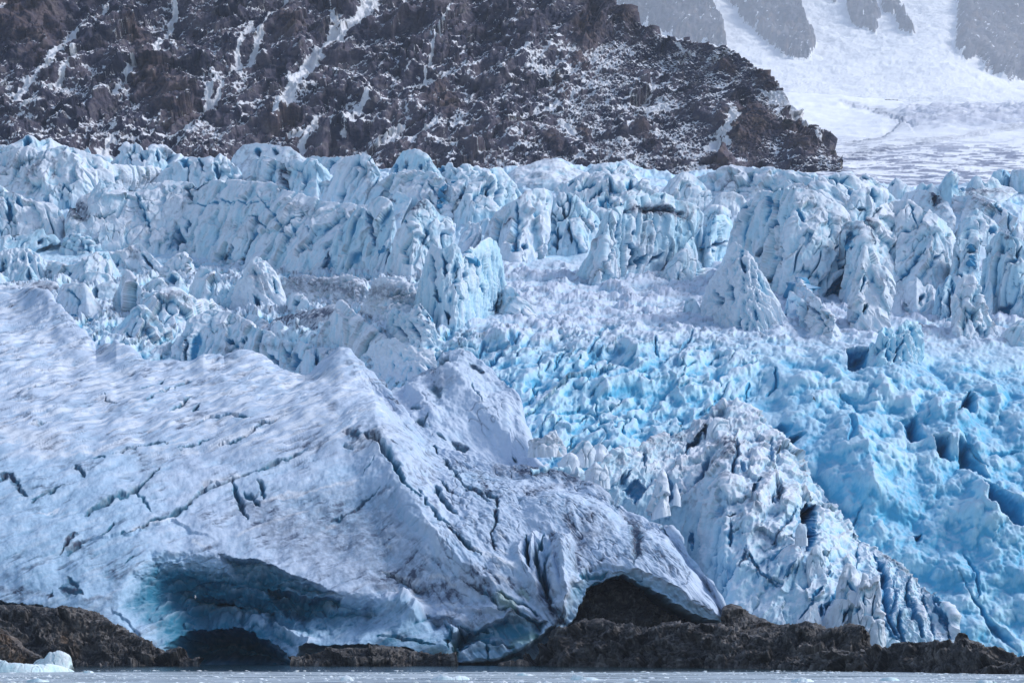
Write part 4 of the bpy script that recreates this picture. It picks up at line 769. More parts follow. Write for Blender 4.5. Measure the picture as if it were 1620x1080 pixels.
S('dirty capped ice horn right of the deep blue cleft', "608,440 613,420 620,398 630,375 636,360 644,342 653,331 664,319 674,317 684,324 696,339 711,346 718,356 716,375 706,405 696,434", "608,442 650,444 696,436", blue=.3, dirt=[("655,318 668,325 652,330", 9, 1.2), ("650,332 645,340", 5, .9)], cracks=[("643,350 648,360", dict(w=2, depth=4)), ("676,362 672,385", dict(w=2.4, depth=5))], tilt=12)
S('small dirty ice saddle between the dome slab and the horn', "600,345 612,325 618,311 628,303 640,306 652,314 640,335 630,352", "600,352 632,354", 'dome', dirt=[("612,313 625,318", 6, 1)])
S('wide ice shoulder below the blunt tower with a shaded right side', "598,318 605,295 612,282 622,275 640,271 655,272 672,271 690,273 702,284 712,290 728,285 738,282 736,298 726,325 713,348", "598,322 640,332 690,342 713,349", blue=.3, setback=.7, ribs=1.2, tilt=-18, cracks=[("675,285 690,310", dict(w=2, depth=3)), ("739,285 728,320 714,345", dict(w=6, depth=12))])
S('symmetrical ice peak split down its middle by a blue cleft', "718,348 724,330 736,310 742,290 752,283 762,275 772,268 782,265 790,267 798,278 808,288 815,297 828,308 836,318", "718,350 745,346 780,340 800,325 836,320", blue=.38, edge=.3, setback=.6, caves=[("780,336 784,310 785,288 790,290 789,315 786,336", 4, 3)], cracks=[("772,312 774,295 777,288", dict(w=2.6, depth=7)), ("786,335 787,305 786,286", dict(w=5, depth=14))])
S('squared white ice cube with a vertical blue seam', "768,405 773,365 780,345 787,335 800,322 817,314 828,308 834,301 850,299 867,300 874,308 872,328 866,348 862,375 862,405", "768,408 815,416 862,408", blue=.3, ribs=.8, cracks=[("817,318 819,350 815,400", dict(w=3.5, depth=9, blue=.9)), ("825,400 831,385", dict(w=4, depth=6))], dirt=[("798,358 810,348", 6, 1.3), ("770,362 785,390", 5, .6), ("822,312 830,306", 5, .6), ("826,298 832,302", 4, 1)])
S('small square ice block in front of the split peak', "722,395 728,368 735,357 745,350 756,355 760,364 758,374 748,388 740,398", "722,400 742,402", blue=.25)
S('snow capped loose ice block between the split peak and the cube', "757,358 757,350 765,346 773,345 776,352 772,359", "757,360 774,361", blue=.3)
S('ragged slashed ice tower just right of the squared cube', "860,398 866,362 871,338 877,318 887,307 898,304 911,309 920,318 931,330 942,340 948,352 944,370 938,388", "860,402 890,398 915,400 938,392", ribs=1.8, blue=.42, cracks=[("870,375 874,345 872,335", dict(w=5, depth=10)), ("880,398 882,360", dict(w=6, depth=12)), ("900,350 906,385", dict(w=3, depth=7)), ("918,345 930,370", dict(w=3, depth=6)), ("888,325 895,345", dict(w=3, depth=7)), ("941,352 938,362", dict(w=4, depth=6))], dirt=[("912,345 925,352 930,365", 5, .7), ("890,336 900,338", 4, .7)])
S('huge leaning ice block with a dirty band under its top edge', "900,446 918,430 928,410 938,390 946,368 952,350 962,335 975,327 986,324 990,315 1000,311 1015,310 1030,307 1048,306 1059,313 1078,317 1092,321 1106,328 1113,340 1112,352 1104,366 1092,380 1078,392 1062,408 1040,434", "900,450 950,450 990,442 1040,437", blue=.42, thick=.8, setback=.25,
  dirt=[("1000,332 1030,332 1060,335 1085,342", 9, 1.1), ("1020,340 1025,355", 6, .7), ("1065,340 1068,352", 6, .9), ("1000,372 1030,380", 10, .35), ("1080,320 1095,335", 10, .5)], cracks=[("975,352 978,378 968,400 972,392 955,418", dict(w=3.5, depth=8)), ("989,384 1003,394 1004,410 990,428", dict(w=4.5, depth=10)), ("1020,405 1005,425", dict(w=4, depth=7)), ("996,374 1000,366", dict(w=3, depth=6)), ("1045,400 1020,420", dict(w=4, depth=6)), ("1000,330 1030,331 1060,333 1080,338", dict(w=4, depth=6, blue=0, dirt=.6))], caves=[("1052,420 1075,396 1095,378 1112,350 1122,352 1110,380 1085,405 1060,428", 4, 6)])
S('cracked blue ice block wedged between the leaning block and the right wall', "1098,412 1104,388 1116,358 1124,345 1132,341 1148,343 1156,350 1157,362 1151,378 1145,398 1136,412", "1098,420 1120,424 1136,416", blue=.55, cracks=[("1117,392 1135,385 1145,383", dict(w=3, depth=7)), ("1125,362 1122,380", dict(w=2.5, depth=5))], setback=.3)
S('pillow of ice under the grey rounded cushion', "1112,345 1116,332 1125,325 1142,325 1156,332 1158,342", "1112,350 1158,350", blue=.28)
S('smooth ice wedge leaning in front of the huge block', "1040,440 1054,424 1066,409 1080,396 1090,378 1097,376 1101,386 1104,402 1110,425 1112,435", "1040,444 1075,444 1112,438", blue=.38, ribs=.6)
S('egg shaped ice boulder at the foot of the smooth wedge', "1098,428 1100,417 1105,412 1110,416 1113,425 1112,431", "1098,432 1112,433", blue=.35, jag=.2, rough=.4)
S('round ice boulder left of the egg shaped one', "1080,430 1083,420 1090,416 1096,420 1098,430", "1080,433 1098,433", blue=.4, jag=.3)
S('broad low ice lump at the left of the round boulder', "1052,438 1056,428 1066,422 1076,424 1080,434", "1052,440 1080,440", blue=.3, jag=.4)
# right wall
S('steep ribbed ice wall with two slanting dark clefts', "1146,432 1150,400 1156,370 1162,348 1172,328 1186,318 1198,306 1208,303 1220,305 1235,300 1262,296 1285,302 1305,312 1320,322 1332,330 1345,350 1352,375 1352,420 1345,470", "1146,440 1175,455 1205,462 1245,478 1290,478 1345,474", blue=.36, edge=.04, thick=.5, setback=.45, ribs=1.6, tilt=22,
  caves=[("1196,405 1206,386 1220,362 1232,346 1234,352 1222,378 1204,402", 5, 4), ("1214,448 1222,422 1236,398 1249,382 1250,390 1238,412 1226,446", 5, 4), ("1300,472 1318,448 1335,428 1345,400 1352,400 1352,475", 7, 12)],
  cracks=[("1330,410 1333,435 1310,465", dict(w=3, depth=5)), ("1200,405 1215,375 1233,346", dict(w=6, depth=10)), ("1218,440 1232,405 1249,382", dict(w=6, depth=12)), ("1230,318 1240,345", dict(w=3, depth=3)), ("1215,312 1228,330", dict(w=3, depth=3)), ("1165,335 1190,325", dict(w=3, depth=4)), ("1180,340 1175,355", dict(w=4, depth=7)), ("1260,330 1275,355", dict(w=4, depth=3)), ("1335,372 1338,384", dict(w=5, depth=9))],
  dirt=[("1325,352 1345,350 1370,345", 7, .7), ("1290,385 1305,400", 8, .4), ("1280,305 1290,325", 7, .4)])
S('triangular ice face with a dirty left edge in the upper right wall', "1338,478 1342,420 1346,375 1335,360 1350,352 1372,346 1385,335 1392,325 1405,319 1425,316 1440,318 1452,326 1468,334 1484,342 1498,352 1508,366 1514,380 1512,470", "1338,482 1380,486 1420,480 1470,484 1512,476", blue=.25, edge=.05, thick=.5, setback=.5, ribs=.9,
  caves=[("1432,440 1446,415 1462,395 1458,412 1442,440", 4, 4), ("1335,392 1340,375 1350,365 1356,372 1348,395", 4, 4)], cracks=[("1405,462 1430,440 1448,415 1462,392", dict(w=3.5, depth=8)), ("1470,422 1480,410 1490,400", dict(w=2.5, depth=5)), ("1438,320 1452,360", dict(w=2, depth=2)), ("1330,356 1372,345 1395,332", dict(w=3, depth=5, dirt=.7)), ("1375,360 1380,392", dict(w=2.5, depth=4, dirt=.6))],
  dirt=[("1368,350 1378,362 1375,385", 10, 1), ("1330,360 1360,362", 7, .8), ("1470,310 1478,322", 10, .5)])
S('pale ice blocks in a row below the right skyline ramp', "1318,350 1322,338 1330,325 1345,318 1352,305 1365,300 1378,296 1390,295 1402,300 1412,310 1420,318 1400,325 1385,338", "1318,354 1350,352 1385,342", blue=.35, ribs=1.5, cracks=[("1378,300 1383,320", dict(w=4, depth=7)), ("1356,330 1368,332", dict(w=3, depth=5, dirt=.7))])
S('dirt stained ice hollow right of the pale blocks', "1420,322 1432,306 1448,301 1462,300 1476,305 1488,310 1500,320 1512,345 1510,368 1492,350 1468,336", "1420,328 1460,345 1500,372", 'dome', dirt=[("1478,308 1485,316", 12, 1.6), ("1470,318 1478,328", 7, 1)], blue=.2, caves=[("1474,310 1482,306 1488,312 1484,322 1474,324", 3, 4)])
S('sloping white ice table right of the stained hollow', "1500,322 1512,312 1530,308 1550,310 1575,320 1595,335 1605,350 1640,352 1690,350", "1500,328 1540,350 1590,372 1690,378", blue=.2, ribs=.8, dirt=[("1540,315 1560,322 1575,335", 7, .8), ("1505,320 1520,335", 7, .7)], cracks=[("1575,320 1585,340", dict(w=3, depth=5)), ("1596,332 1594,345 1600,365", dict(w=2.5, depth=7))])
S('white ice horn with a blue side between table and lower blocks', "1515,370 1522,352 1532,340 1545,331 1556,338 1566,345 1575,352 1585,362 1590,374", "1515,376 1590,380", blue=.3, cracks=[("1565,358 1575,368", dict(w=7, depth=5, blue=.8))])
S('rounded ice head with a dark crack under it in the right wall', "1500,480 1504,440 1508,410 1512,380 1520,368 1532,362 1545,364 1553,374 1552,390 1546,410 1552,430 1556,480", "1500,486 1556,486", blue=.42, cracks=[("1514,378 1505,392 1516,405 1512,425 1522,440", dict(w=3.5, depth=9)), ("1530,398 1545,394", dict(w=4, depth=7, dirt=.5)), ("1552,378 1553,410 1548,428", dict(w=4, depth=9))], dirt=[("1538,395 1548,398", 5, .7)])
S('big bluish ice shield with a curved crack at the right frame edge', "1552,490 1556,450 1560,410 1564,385 1572,372 1585,368 1598,372 1612,378 1625,385 1650,378 1700,374", "1552,494 1580,505 1620,512 1700,512", blue=.45, edge=.05, thick=.6, ribs=.8, caves=[("1582,490 1600,478 1605,490 1590,500", 3, 5)], cracks=[("1618,392 1598,418 1592,440 1590,455", dict(w=3.5, depth=9)), ("1560,378 1566,400", dict(w=3, depth=7))], dirt=[("1585,372 1600,376", 5, .8)])
# lower pinnacles on the right
S('spiked ice tower with a hooked top left of the twin horned stub', "1345,505 1350,478 1353,447 1358,425 1362,410 1364,397 1368,390 1372,391 1374,400 1379,415 1386,418 1392,420 1401,427 1409,438 1413,450 1409,470 1402,488 1398,508 1392,528", "1345,515 1356,532 1378,530 1392,530", blue=.18, caves=[("1352,510 1356,495 1360,498 1359,510", 2, 2), ("1363,496 1368,482 1372,485 1368,500", 2, 2)], cracks=[("1354,508 1357,494", dict(w=3, depth=7)), ("1365,497 1370,482", dict(w=3, depth=8)), ("1364,424 1370,440 1362,462", dict(w=2.5, depth=4)), ("1350,520 1345,505", dict(w=3, depth=6)), ("1379,415 1385,412", dict(w=5, depth=5, blue=.7))], tilt=-10, ribs=1.3)
S('slanting ice blade leaning left beside the snow basin', "1262,470 1262,455 1264,441 1268,442 1272,452 1280,458 1290,468 1302,482 1316,500 1328,520 1334,545", "1262,478 1275,515 1292,548 1310,556 1334,550", blue=.15, tilt=-38, ribs=1.5, cracks=[("1264,448 1266,468", dict(w=4, depth=10)), ("1275,475 1295,500 1310,520", dict(w=2, depth=4)), ("1308,498 1312,502", dict(w=2.5, depth=5))])
S('thin curved ice flake with a blue hollow behind its left side', "1242,500 1245,475 1249,460 1256,464 1266,470 1273,477 1277,495 1276,515", "1242,505 1262,520 1276,520", blue=.35, cracks=[("1245,505 1252,480 1262,510", dict(w=5, depth=6, blue=.8))])
S('twin horned white ice stub', "1397,500 1400,480 1402,468 1405,464 1409,463 1413,461 1415,466 1418,462 1422,460 1425,468 1427,480 1430,498 1434,505", "1397,506 1434,508", blue=.12, tilt=0, ribs=1)
S('little white ice thumb left of the twin horned stub', "1381,510 1384,500 1388,496 1392,498 1395,505 1397,515", "1381,518 1397,518", blue=.1)
S('pale ice gable between the stub and the dark columns', "1424,500 1430,470 1434,447 1440,436 1446,434 1452,438 1458,447 1462,452 1470,449 1476,453 1480,462 1482,485 1480,505", "1424,505 1450,510 1480,508", blue=.3, cracks=[("1437,500 1434,480", dict(w=3, depth=8)), "1462,460 1460,480"])
S('dark blue ice columns in the recess left of the tall pinnacle', "1476,510 1479,480 1484,455 1492,448 1498,438 1505,436 1510,445 1516,455 1519,485 1518,512", "1476,513 1518,516", 'flute', blue=.75, ribs=1.5, cracks=[("1500,460 1502,505", dict(w=5, depth=10)), ("1488,470 1487,500", dict(w=4, depth=8))])
S('tallest free standing white ice pinnacle with a split foot on the right', "1506,532 1512,510 1518,492 1514,478 1511,462 1514,448 1520,439 1528,435 1535,435 1537,430 1539,427 1542,433 1546,447 1548,465 1549,482 1553,480 1557,482 1558,494 1566,505 1574,520 1582,540", "1506,540 1530,545 1560,542 1582,544", blue=.12, thick=.7, tilt=4, ribs=1.1, caves=[("1549,532 1550,512 1553,512 1556,532", 2.5, 2)], cracks=[("1552,532 1551,510", dict(w=3.5, depth=9)), ("1531,498 1530,508", dict(w=2, depth=4)), ("1556,508 1558,516", dict(w=2, depth=5)), ("1545,450 1540,480 1545,520", dict(w=5, depth=3, blue=.2))])
S('slim grey ice spire behind the tallest pinnacle', "1552,505 1555,480 1558,458 1562,448 1566,446 1569,455 1571,475 1570,505", "1552,508 1570,510", blue=.35)
S('ice shoulder with rubble at the right frame edge', "1588,545 1598,530 1606,515 1616,507 1640,502 1700,498", "1588,555 1620,560 1700,560", blue=.3)
S('bundle of blue ice fins with round tips', "1372,600 1375,570 1378,548 1381,541 1386,548 1389,535 1394,520 1402,516 1410,520 1414,530 1420,522 1428,512 1436,507 1444,510 1452,508 1458,516 1459,535 1455,560 1448,590", "1372,612 1400,618 1430,610 1448,596", 'flute', material=M_blue, blue=.45, tilt=14, ribs=1.6, cracks=[("1386,550 1387,585", dict(w=3, depth=8)), ("1424,545 1415,570", dict(w=3.5, depth=10)), ("1430,530 1424,545", dict(w=4, depth=9)), ("1443,515 1447,535", dict(w=3, depth=8)), ("1402,540 1405,575", dict(w=3, depth=7))])
S('leaning grooved ice tower above the snow bench', "1106,500 1114,470 1122,447 1132,430 1142,415 1149,400 1156,388 1163,383 1174,390 1186,402 1200,424 1216,450 1232,480 1244,505 1250,528", "1106,505 1150,520 1200,533 1250,532", 'flute', blue=.22, tilt=-16, ribs=1.3, cracks=[("1154,440 1158,475", dict(w=3, depth=8)), ("1170,405 1178,430", dict(w=4, depth=9)), ("1170,526 1169,500", dict(w=4, depth=11)), ("1132,460 1140,485", dict(w=6, depth=12))])
S('low blue ice knob under the grooved tower', "1080,495 1085,475 1092,468 1100,472 1106,485 1110,500", "1080,500 1110,502", blue=.45)
# middle
S('fluted pale blue ice curtain in the centre of the glacier', "654,500 658,470 663,445 672,422 676,405 680,392 685,386 690,390 696,394 706,392 712,388 720,384 727,392 732,408 737,398 743,391 750,394 755,390 762,382 772,376 782,380 790,392 794,410 798,435 802,460 800,485 792,498", "654,510 675,525 700,530 725,524 750,515 775,505 792,500", 'flute', blue=.45, setback=.25, edge=.12, tilt=3, ribs=.9, caves=[("684,470 690,455 700,478 696,480", 2.5, 3), ("770,492 783,470 790,455 790,495", 4, 4)], cracks=[("683,405 686,435 690,460", dict(w=4, depth=10)), ("724,425 722,450 728,475", dict(w=3.5, depth=10)), ("736,410 735,440 742,470", dict(w=3, depth=8)), ("705,490 712,510", dict(w=3, depth=8)), ("750,400 755,440 765,470", dict(w=2.5, depth=5)), ("700,400 706,440", dict(w=2.5, depth=5)), ("738,392 734,404", dict(w=6, depth=9))])
S('slanted blue ribbed ice wedge at the foot of the fluted curtain', "610,535 613,510 618,492 626,488 636,492 644,498 650,488 660,480 672,485 680,495 688,515 694,540 700,558", "610,540 640,556 670,562 700,562", 'flute', blue=.45, tilt=-34, ribs=1.5, cracks=[("665,485 680,510", dict(w=3, depth=9)), ("672,480 686,508", dict(w=3, depth=8)), ("650,510 672,540", dict(w=3, depth=8)), ("630,515 648,542", dict(w=3.5, depth=9))])
S('rubble covered grey ice cliff left of the fluted curtain', "575,500 580,470 590,448 600,440 615,436 630,440 645,445 655,450 660,475 655,505", "575,510 610,520 655,515", 'rubble', blue=.1, dirt=[("590,460 640,470", 28, .7)], rough=1.3)
S('furrowed snowy ice lump right of the fluted curtain', "786,498 790,475 794,458 802,452 812,456 825,468 838,480 850,495 845,505", "786,502 820,506 845,508", blue=.15, tilt=-45, ribs=2)
S('leaning ice blade with streaks of dirt in the left middle', "362,490 368,468 374,450 380,438 388,425 396,412 406,405 415,408 428,420 440,438 448,460 452,492", "362,494 400,500 452,496", 'flute', blue=.12, tilt=-30, ribs=1.1, dirt=[("400,430 420,460", 14, .5)], cracks=[("402,468 412,485", dict(w=4, depth=8)), ("430,440 442,465", dict(w=2, depth=4))])
S('bright rounded ice hump with a blue skirt in the left middle', "300,480 304,450 310,434 318,425 328,424 338,430 344,442 350,460 358,482", "300,484 358,488", blue=.35, ribs=1.3)
S('upright ice splinters right of the bright hump', "344,485 348,462 356,450 362,458 368,452 376,455 384,470 392,482 400,492", "344,490 400,496", 'flute', blue=.4, tilt=-25, ribs=1.4)
S('round blue footed ice block on the dirty hump', "450,496 452,478 456,466 466,462 478,466 488,476 493,488 492,498", "450,500 492,502", blue=.3, cracks=["468,475 472,485"])
S('cracked ice wedge with green stain near the centre', "560,480 566,460 572,448 580,455 588,470 592,488", "560,484 592,490", blue=.35)
S('dark dirty ice hump behind the double sided peak', "425,515 435,503 455,498 475,494 492,490 508,486 525,480 540,484 550,500", "425,525 480,540 550,530", 'dome', blue=.1, setback=1.5, dirt=[("430,500 520,495", 22, 1.), ("440,510 500,520", 18, .6)])
S('shattered dark ice ledge under the great wall', "450,450 465,440 485,436 505,440 530,438 555,435 575,445 585,470 570,490", "450,480 500,488 570,494", 'rubble', blue=.1, dirt=[("460,445 560,460", 26, .8)], rough=1.4, setback=1.2)
S('ragged low ice cliff with dark gaps below the great wall', "160,412 175,400 195,398 212,388 222,386 232,396 245,408 256,422 262,440", "160,440 210,436 262,444", blue=.22, ribs=1.6, tilt=-25, cracks=[("185,408 183,420", dict(w=4, depth=8)), "225,400 240,425"], dirt=[("205,395 215,405", 8, .7), ("195,420 212,425", 6, .7)])
S('small shards of ice in the left middle rubble', "255,425 268,412 280,402 292,398 300,408 305,425 300,445", "255,448 300,450", 'rubble', blue=.2, rough=1.5)
S('blue ribbed ice block at the left frame edge', "-60,412 -40,405 0,399 18,395 40,392 55,398 66,408 72,425 73,446", "-60,452 0,448 73,450", 'flute', blue=.35, tilt=-12, ribs=1.3, dirt=[("60,396 74,405", 6, .7)], caves=[("0,430 5,410 10,415 8,432", 3, 3)])
S('pair of small blue ice blocks in front of the ribbed block', "16,450 24,438 34,430 45,421 52,428 60,440 66,452", "16,454 66,456", blue=.5, cracks=["45,425 46,445"])
S('low blue lip of ice at the left edge under the ribbed block', "-60,438 0,432 12,438 22,450", "-60,455 22,456", blue=.4)
S('overhanging ice bench with blue slots near the left edge', "-60,382 0,378 20,372 45,370 60,362 68,360 72,372 85,370 95,382 60,392", "-60,400 0,396 60,398", blue=.45, cracks=[("5,376 12,370", dict(w=4, depth=7)), ("18,376 24,370", dict(w=4, depth=7)), ("62,388 68,378", dict(w=4, depth=9))])
S('heap of small blue blocks at the foot of the great wall', "98,392 104,376 115,368 128,370 142,376 150,388 165,392", "98,398 165,400", 'rubble', blue=.55, rough=1.4)
S('long pale ice cliff with a flat top in the left middle', "72,448 74,425 78,416 90,414 108,420 122,417 132,408 142,404 155,398 170,396 176,405 182,425 188,445", "72,450 130,452 188,450", blue=.3, ribs=1.6, cracks=[("76,425 78,440", dict(w=5, depth=9)), ("108,425 110,440", dict(w=2.5, depth=5))], snowp=[("80,413 130,406", 5, .5)])
S('rounded ice swell below the flat topped cliff', "118,452 125,440 138,430 155,428 172,434 182,448", "118,455 182,456", blue=.25, ribs=1.2)
S('shaded ice bump left of the sharp pyramid', "140,478 145,462 152,452 165,446 178,444 188,450 190,475", "140,482 190,482", 'dome', blue=.35, dirt=[("150,455 152,470", 6, .8)], cracks=[("151,456 154,474", dict(w=4, depth=7))])
S('sharp ice pyramid with a long ridge running right', "162,505 172,495 182,480 188,463 192,450 195,438 198,427 204,430 212,440 220,452 227,461 236,463 245,461 258,460 268,457 278,454 290,460 300,466 310,475 335,474 350,486 356,500", "162,512 200,515 262,532 300,530 356,508", blue=.3, setback=.5, dirt=[("198,440 204,450", 7, .5), ("262,470 285,470 300,485", 9, .6), ("218,470 222,482", 3, .5)], cracks=[("226,463 220,480", dict(w=1.8, depth=2, dirt=.4))])
S('low round ice block with pale ribs behind the pyramid ridge', "224,463 232,448 244,441 256,441 262,450 270,462", "224,466 270,468", blue=.3, ribs=1.4)
S('cyan notched ice block behind the pyramid ridge', "258,455 262,440 268,431 276,429 284,437 290,448 292,462", "258,465 292,468", blue=.5, cracks=[("272,436 276,450", dict(w=5, depth=7, blue=.9))])
S('flat white ice block cut by a deep blue crack from the left dome', "96,515 95,490 94,465 100,452 115,449 133,449 139,456 146,468 154,483 165,497 182,510", "96,516 115,516 140,520 160,518 182,512", blue=.15, ribs=.7, thick=.8, cracks=[("92,470 95,490 101,512", dict(w=3.5, depth=8)), ("110,458 125,475 122,500", dict(w=1.8, depth=2.5, dirt=.3)), ("108,495 160,512", dict(w=1.6, depth=1.5))])
S('dark folded ice strip behind the left dome', "-60,455 0,452 30,450 55,446 75,443 90,448 98,462 90,470 60,464", "-60,470 30,468 90,474", 'dome', blue=.05, setback=1.5, dirt=[("60,452 88,460", 12, .8)])
S('front ice pyramid with a dirt smear on its right face', "160,560 166,545 175,525 190,508 202,495 212,486 220,482 228,484 236,492 248,504 258,518 266,526 278,532", "160,566 200,560 235,562 278,545", blue=.38, setback=.5, dirt=[("238,505 232,520 222,535", 9, .8), ("235,540 260,532", 10, .5)], cracks=[("200,525 210,545", dict(w=4, depth=6, blue=.6))])
S('broken blue ice chips in the gap before the front pyramid', "112,540 125,532 140,520 150,515 160,522 172,515 175,530 165,545 140,548", "112,548 140,552 165,552", 'rubble', blue=.5, rough=1.3)
S('small smooth ice tooth at the edge of the front mass', "150,575 160,560 172,550 180,543 185,540 192,545 205,556 220,566 240,578", "150,584 240,586", blue=.2, ribs=.5, dirt=[("165,555 175,560", 8, .5)])
S('long white ice ridge with a dark wall at its left end', "228,560 240,550 262,546 280,538 294,525 299,510 312,500 325,492 336,487 345,489 352,493 365,494 378,500 388,506 396,510 402,516 420,522 440,534 455,540 475,542 500,548 525,552 545,556", "228,580 262,572 300,580 350,580 400,578 450,600 500,615 545,575", blue=.25, setback=.5, edge=.1, thick=.5, caves=[("294,572 295,535 299,530 300,572", 4, 3), ("300,575 302,545 318,520 322,540 312,575", 2, 8)], cracks=[("384,542 380,535", dict(w=3, depth=7)), ("392,541 389,533", dict(w=3, depth=7)), ("360,545 366,535", dict(w=3, depth=7)), ("425,560 435,575", dict(w=5, depth=9)), ("470,560 468,585", dict(w=6, depth=8)), ("500,560 505,585", dict(w=4, depth=6)), ("450,550 455,575", dict(w=5, depth=6))], dirt=[("345,550 370,560", 12, .5), ("410,548 470,548", 8, .5)])
S('thin triangular ice sail behind the long white ridge', "425,532 428,520 434,512 441,508 448,511 460,518 475,526 488,530 500,534 510,541 516,550", "425,540 470,548 516,556", blue=.3, ribs=.7)
S('bluish ice wedge left of the sail with a dark stain', "384,508 392,498 400,497 412,502 425,510 436,520 425,528", "384,514 425,532", 'dome', blue=.3, setback=.9, dirt=[("418,510 432,518", 8, .8)])
S('double sided ice peak with a bright right slope', "498,556 508,530 516,512 526,498 533,488 537,478 542,477 550,484 562,496 575,506 590,516 604,526 618,540 640,560", "498,562 530,562 570,580 640,585", blue=.2, setback=.6, dirt=[("508,512 518,500", 8, .6), ("548,505 560,515", 4, .4)], cracks=[("537,490 556,508", dict(w=2, depth=-3, blue=0))])
S('creased ice slope joining the peak to the second hump', "560,580 575,560 590,545 605,535 625,535 645,545 665,550 690,556 702,552 700,590", "560,600 640,620 700,600", 'flute', blue=.15, tilt=-50, ribs=.8, cracks=[("570,590 580,565", dict(w=8, depth=12)), ("690,560 705,570", dict(w=8, depth=10))])
# pieces in the saddle between the hump and the pointed ridge
zz = Z3
S('dusty ice blocks piled against the white hump', "30,300 60,260 90,265 140,230 175,215 200,260 225,300 220,320", "30,330 120,330 220,325", 'rubble', z=zz, Y=402, blue=.1, dirt=[("60,280 200,280", 20, .4)], rough=1.2)
S('large smooth ice boulder beside the piled blocks', "270,370 285,330 300,300 330,275 365,285 385,330 375,375", "270,385 375,390", z=zz, Y=400, blue=.35, jag=.4)
S('round topped ice boulder right of the large smooth one', "380,330 395,300 420,290 450,300 475,330 480,350", "380,350 480,360", z=zz, Y=403, blue=.15, jag=.4)
S('grey wedge of ice lying before the large boulder', "190,410 220,370 260,345 290,360 310,410", "190,420 310,425", z=zz, Y=397, blue=.1)
S('flat lidded ice piece on the rim of the pointed ridge', "555,340 560,320 600,305 625,310 630,335", "555,350 630,350", z=zz, Y=408, blue=.2)
S('two small pale ice teeth in the saddle', "350,450 380,420 405,390 430,420 445,440 460,410 475,440 480,500", "350,480 420,500 480,510", z=zz, Y=393, blue=.2)
S('tall ice chip leaning in the saddle trough', "705,680 720,610 750,530 775,450 790,440 805,470 815,560 820,640", "705,690 820,660", z=zz, Y=386, blue=.2)
S('little fin of ice at the bottom of the saddle trough', "850,580 855,530 862,520 880,560 890,600", "850,600 890,610", z=zz, Y=384, blue=.2)
S('cone shaped ice stack on the shoulder of the pointed ridge', "1250,450 1270,400 1300,350 1322,320 1340,350 1370,410 1390,450", "1250,470 1390,470", z=zz, Y=400, blue=.2)
S('block perched in the blue hollow of the pointed ridge', "1050,215 1055,180 1080,150 1120,145 1160,160 1170,200 1150,250", "1050,225 1140,262 1150,255", z=zz, Y=415, blue=.25, thick=.6)
# fins at the foot of the pointed ridge
zz = Z4
S('twin pointed ice fins at the foot of the pointed ridge', "455,910 490,850 520,790 560,720 575,680 560,640 580,600 600,550 612,533 635,545 660,565 670,590 685,635 675,700 670,800 650,910", "455,925 560,930 650,925", z=zz, Y=358, blue=.12, caves=[("580,900 595,830 615,780 620,800 600,880", 1.2, 2)], cracks=[("620,640 640,720", dict(w=3, depth=4)), ("585,880 612,800", dict(w=3, depth=8))], setback=.3)
S('broad ice fin with a short upright horn at the foot of the ridge', "630,1000 640,900 650,800 665,720 680,680 695,640 705,600 725,610 740,640 760,640 785,620 800,650 808,720 800,800 815,900 840,1000", "630,1040 740,1045 840,1020", z=zz, Y=355, blue=.15, cracks=[("705,700 715,780", dict(w=3, depth=4)), ("665,830 680,790", dict(w=3, depth=6))], setback=.25)
S('pointed ice leaf beside the dark slot of the ridge', "375,620 380,520 400,480 425,450 440,430 460,460 485,530 505,600 500,640 480,680", "375,640 440,700 480,690", z=zz, Y=368, blue=.2, setback=.3)
S('slab of ice leaning across the crack left of the dark slot', "180,530 210,500 250,460 290,440 320,460 325,510 300,560 260,610 220,560", "180,535 220,580 260,620", z=zz, Y=372, blue=.15, setback=.3)
S('low ice wedge at the rock edge under the ridge', "330,880 360,850 400,800 430,760 445,790 455,850 450,900", "330,895 450,915", z=zz, Y=358, blue=.12)
S('rounded small ice shield hanging right of the dark slot', "320,350 340,310 380,315 385,350 380,390 340,400", "320,400 385,400", z=zz, Y=372, blue=.2, thick=.6)

# ------------------------------------------------------------------ shore rocks
def K(name, label, cat, crest, foot, **k):
    k.setdefault('style', 'rock'); k.setdefault('setback', 1.2); k.setdefault('edge', .12); k.setdefault('dip', 14)
    mt = k.pop('material', M_rock)
    tag(body(name, crest, foot, mt, **k), label, cat, k.get('grp'))
K('rock_outcrop', 'brown rock outcrop at the left shore below the ice', 'rock', "-80,955 0,956 20,957 40,958 62,962 85,966 100,960 125,962 150,966 168,978 185,993 200,1003 222,1015 240,1026 255,1034 268,1044 274,1052", "-80,1053 100,1053 274,1053", Y=347, tilt=35, rust=[("100,1010 120,1035", 14, .7), ("0,1040 40,1045", 14, 1.)], blue=0)
K('small_outcrop', 'low rust coloured rock in the left bottom corner', 'rock', "-80,990 0,994 10,998 18,1008 30,1018 45,1028 58,1036 66,1046", "-80,1056 66,1056", Y=331, tilt=40, rust=[("0,1020 30,1045", 30, 1.), ("0,1000 10,1010", 14, .8)], blue=0)
K('round_rock', 'rounded rock beside the mouth of the dark hollow', 'rock', "252,1052 258,1042 266,1034 274,1028 283,1026 291,1030 300,1040 308,1047 312,1052", "252,1053 312,1053", Y=347, tilt=-35, blue=0)
K('low_rock_ledge', 'low dark rock ledge under the middle of the ice front', 'rock', "468,1051 476,1044 490,1038 510,1032 535,1028 565,1025 600,1026 625,1027 650,1030 672,1035 690,1041 706,1048 718,1052", "468,1053 718,1053", Y=348, tilt=20, blue=0)
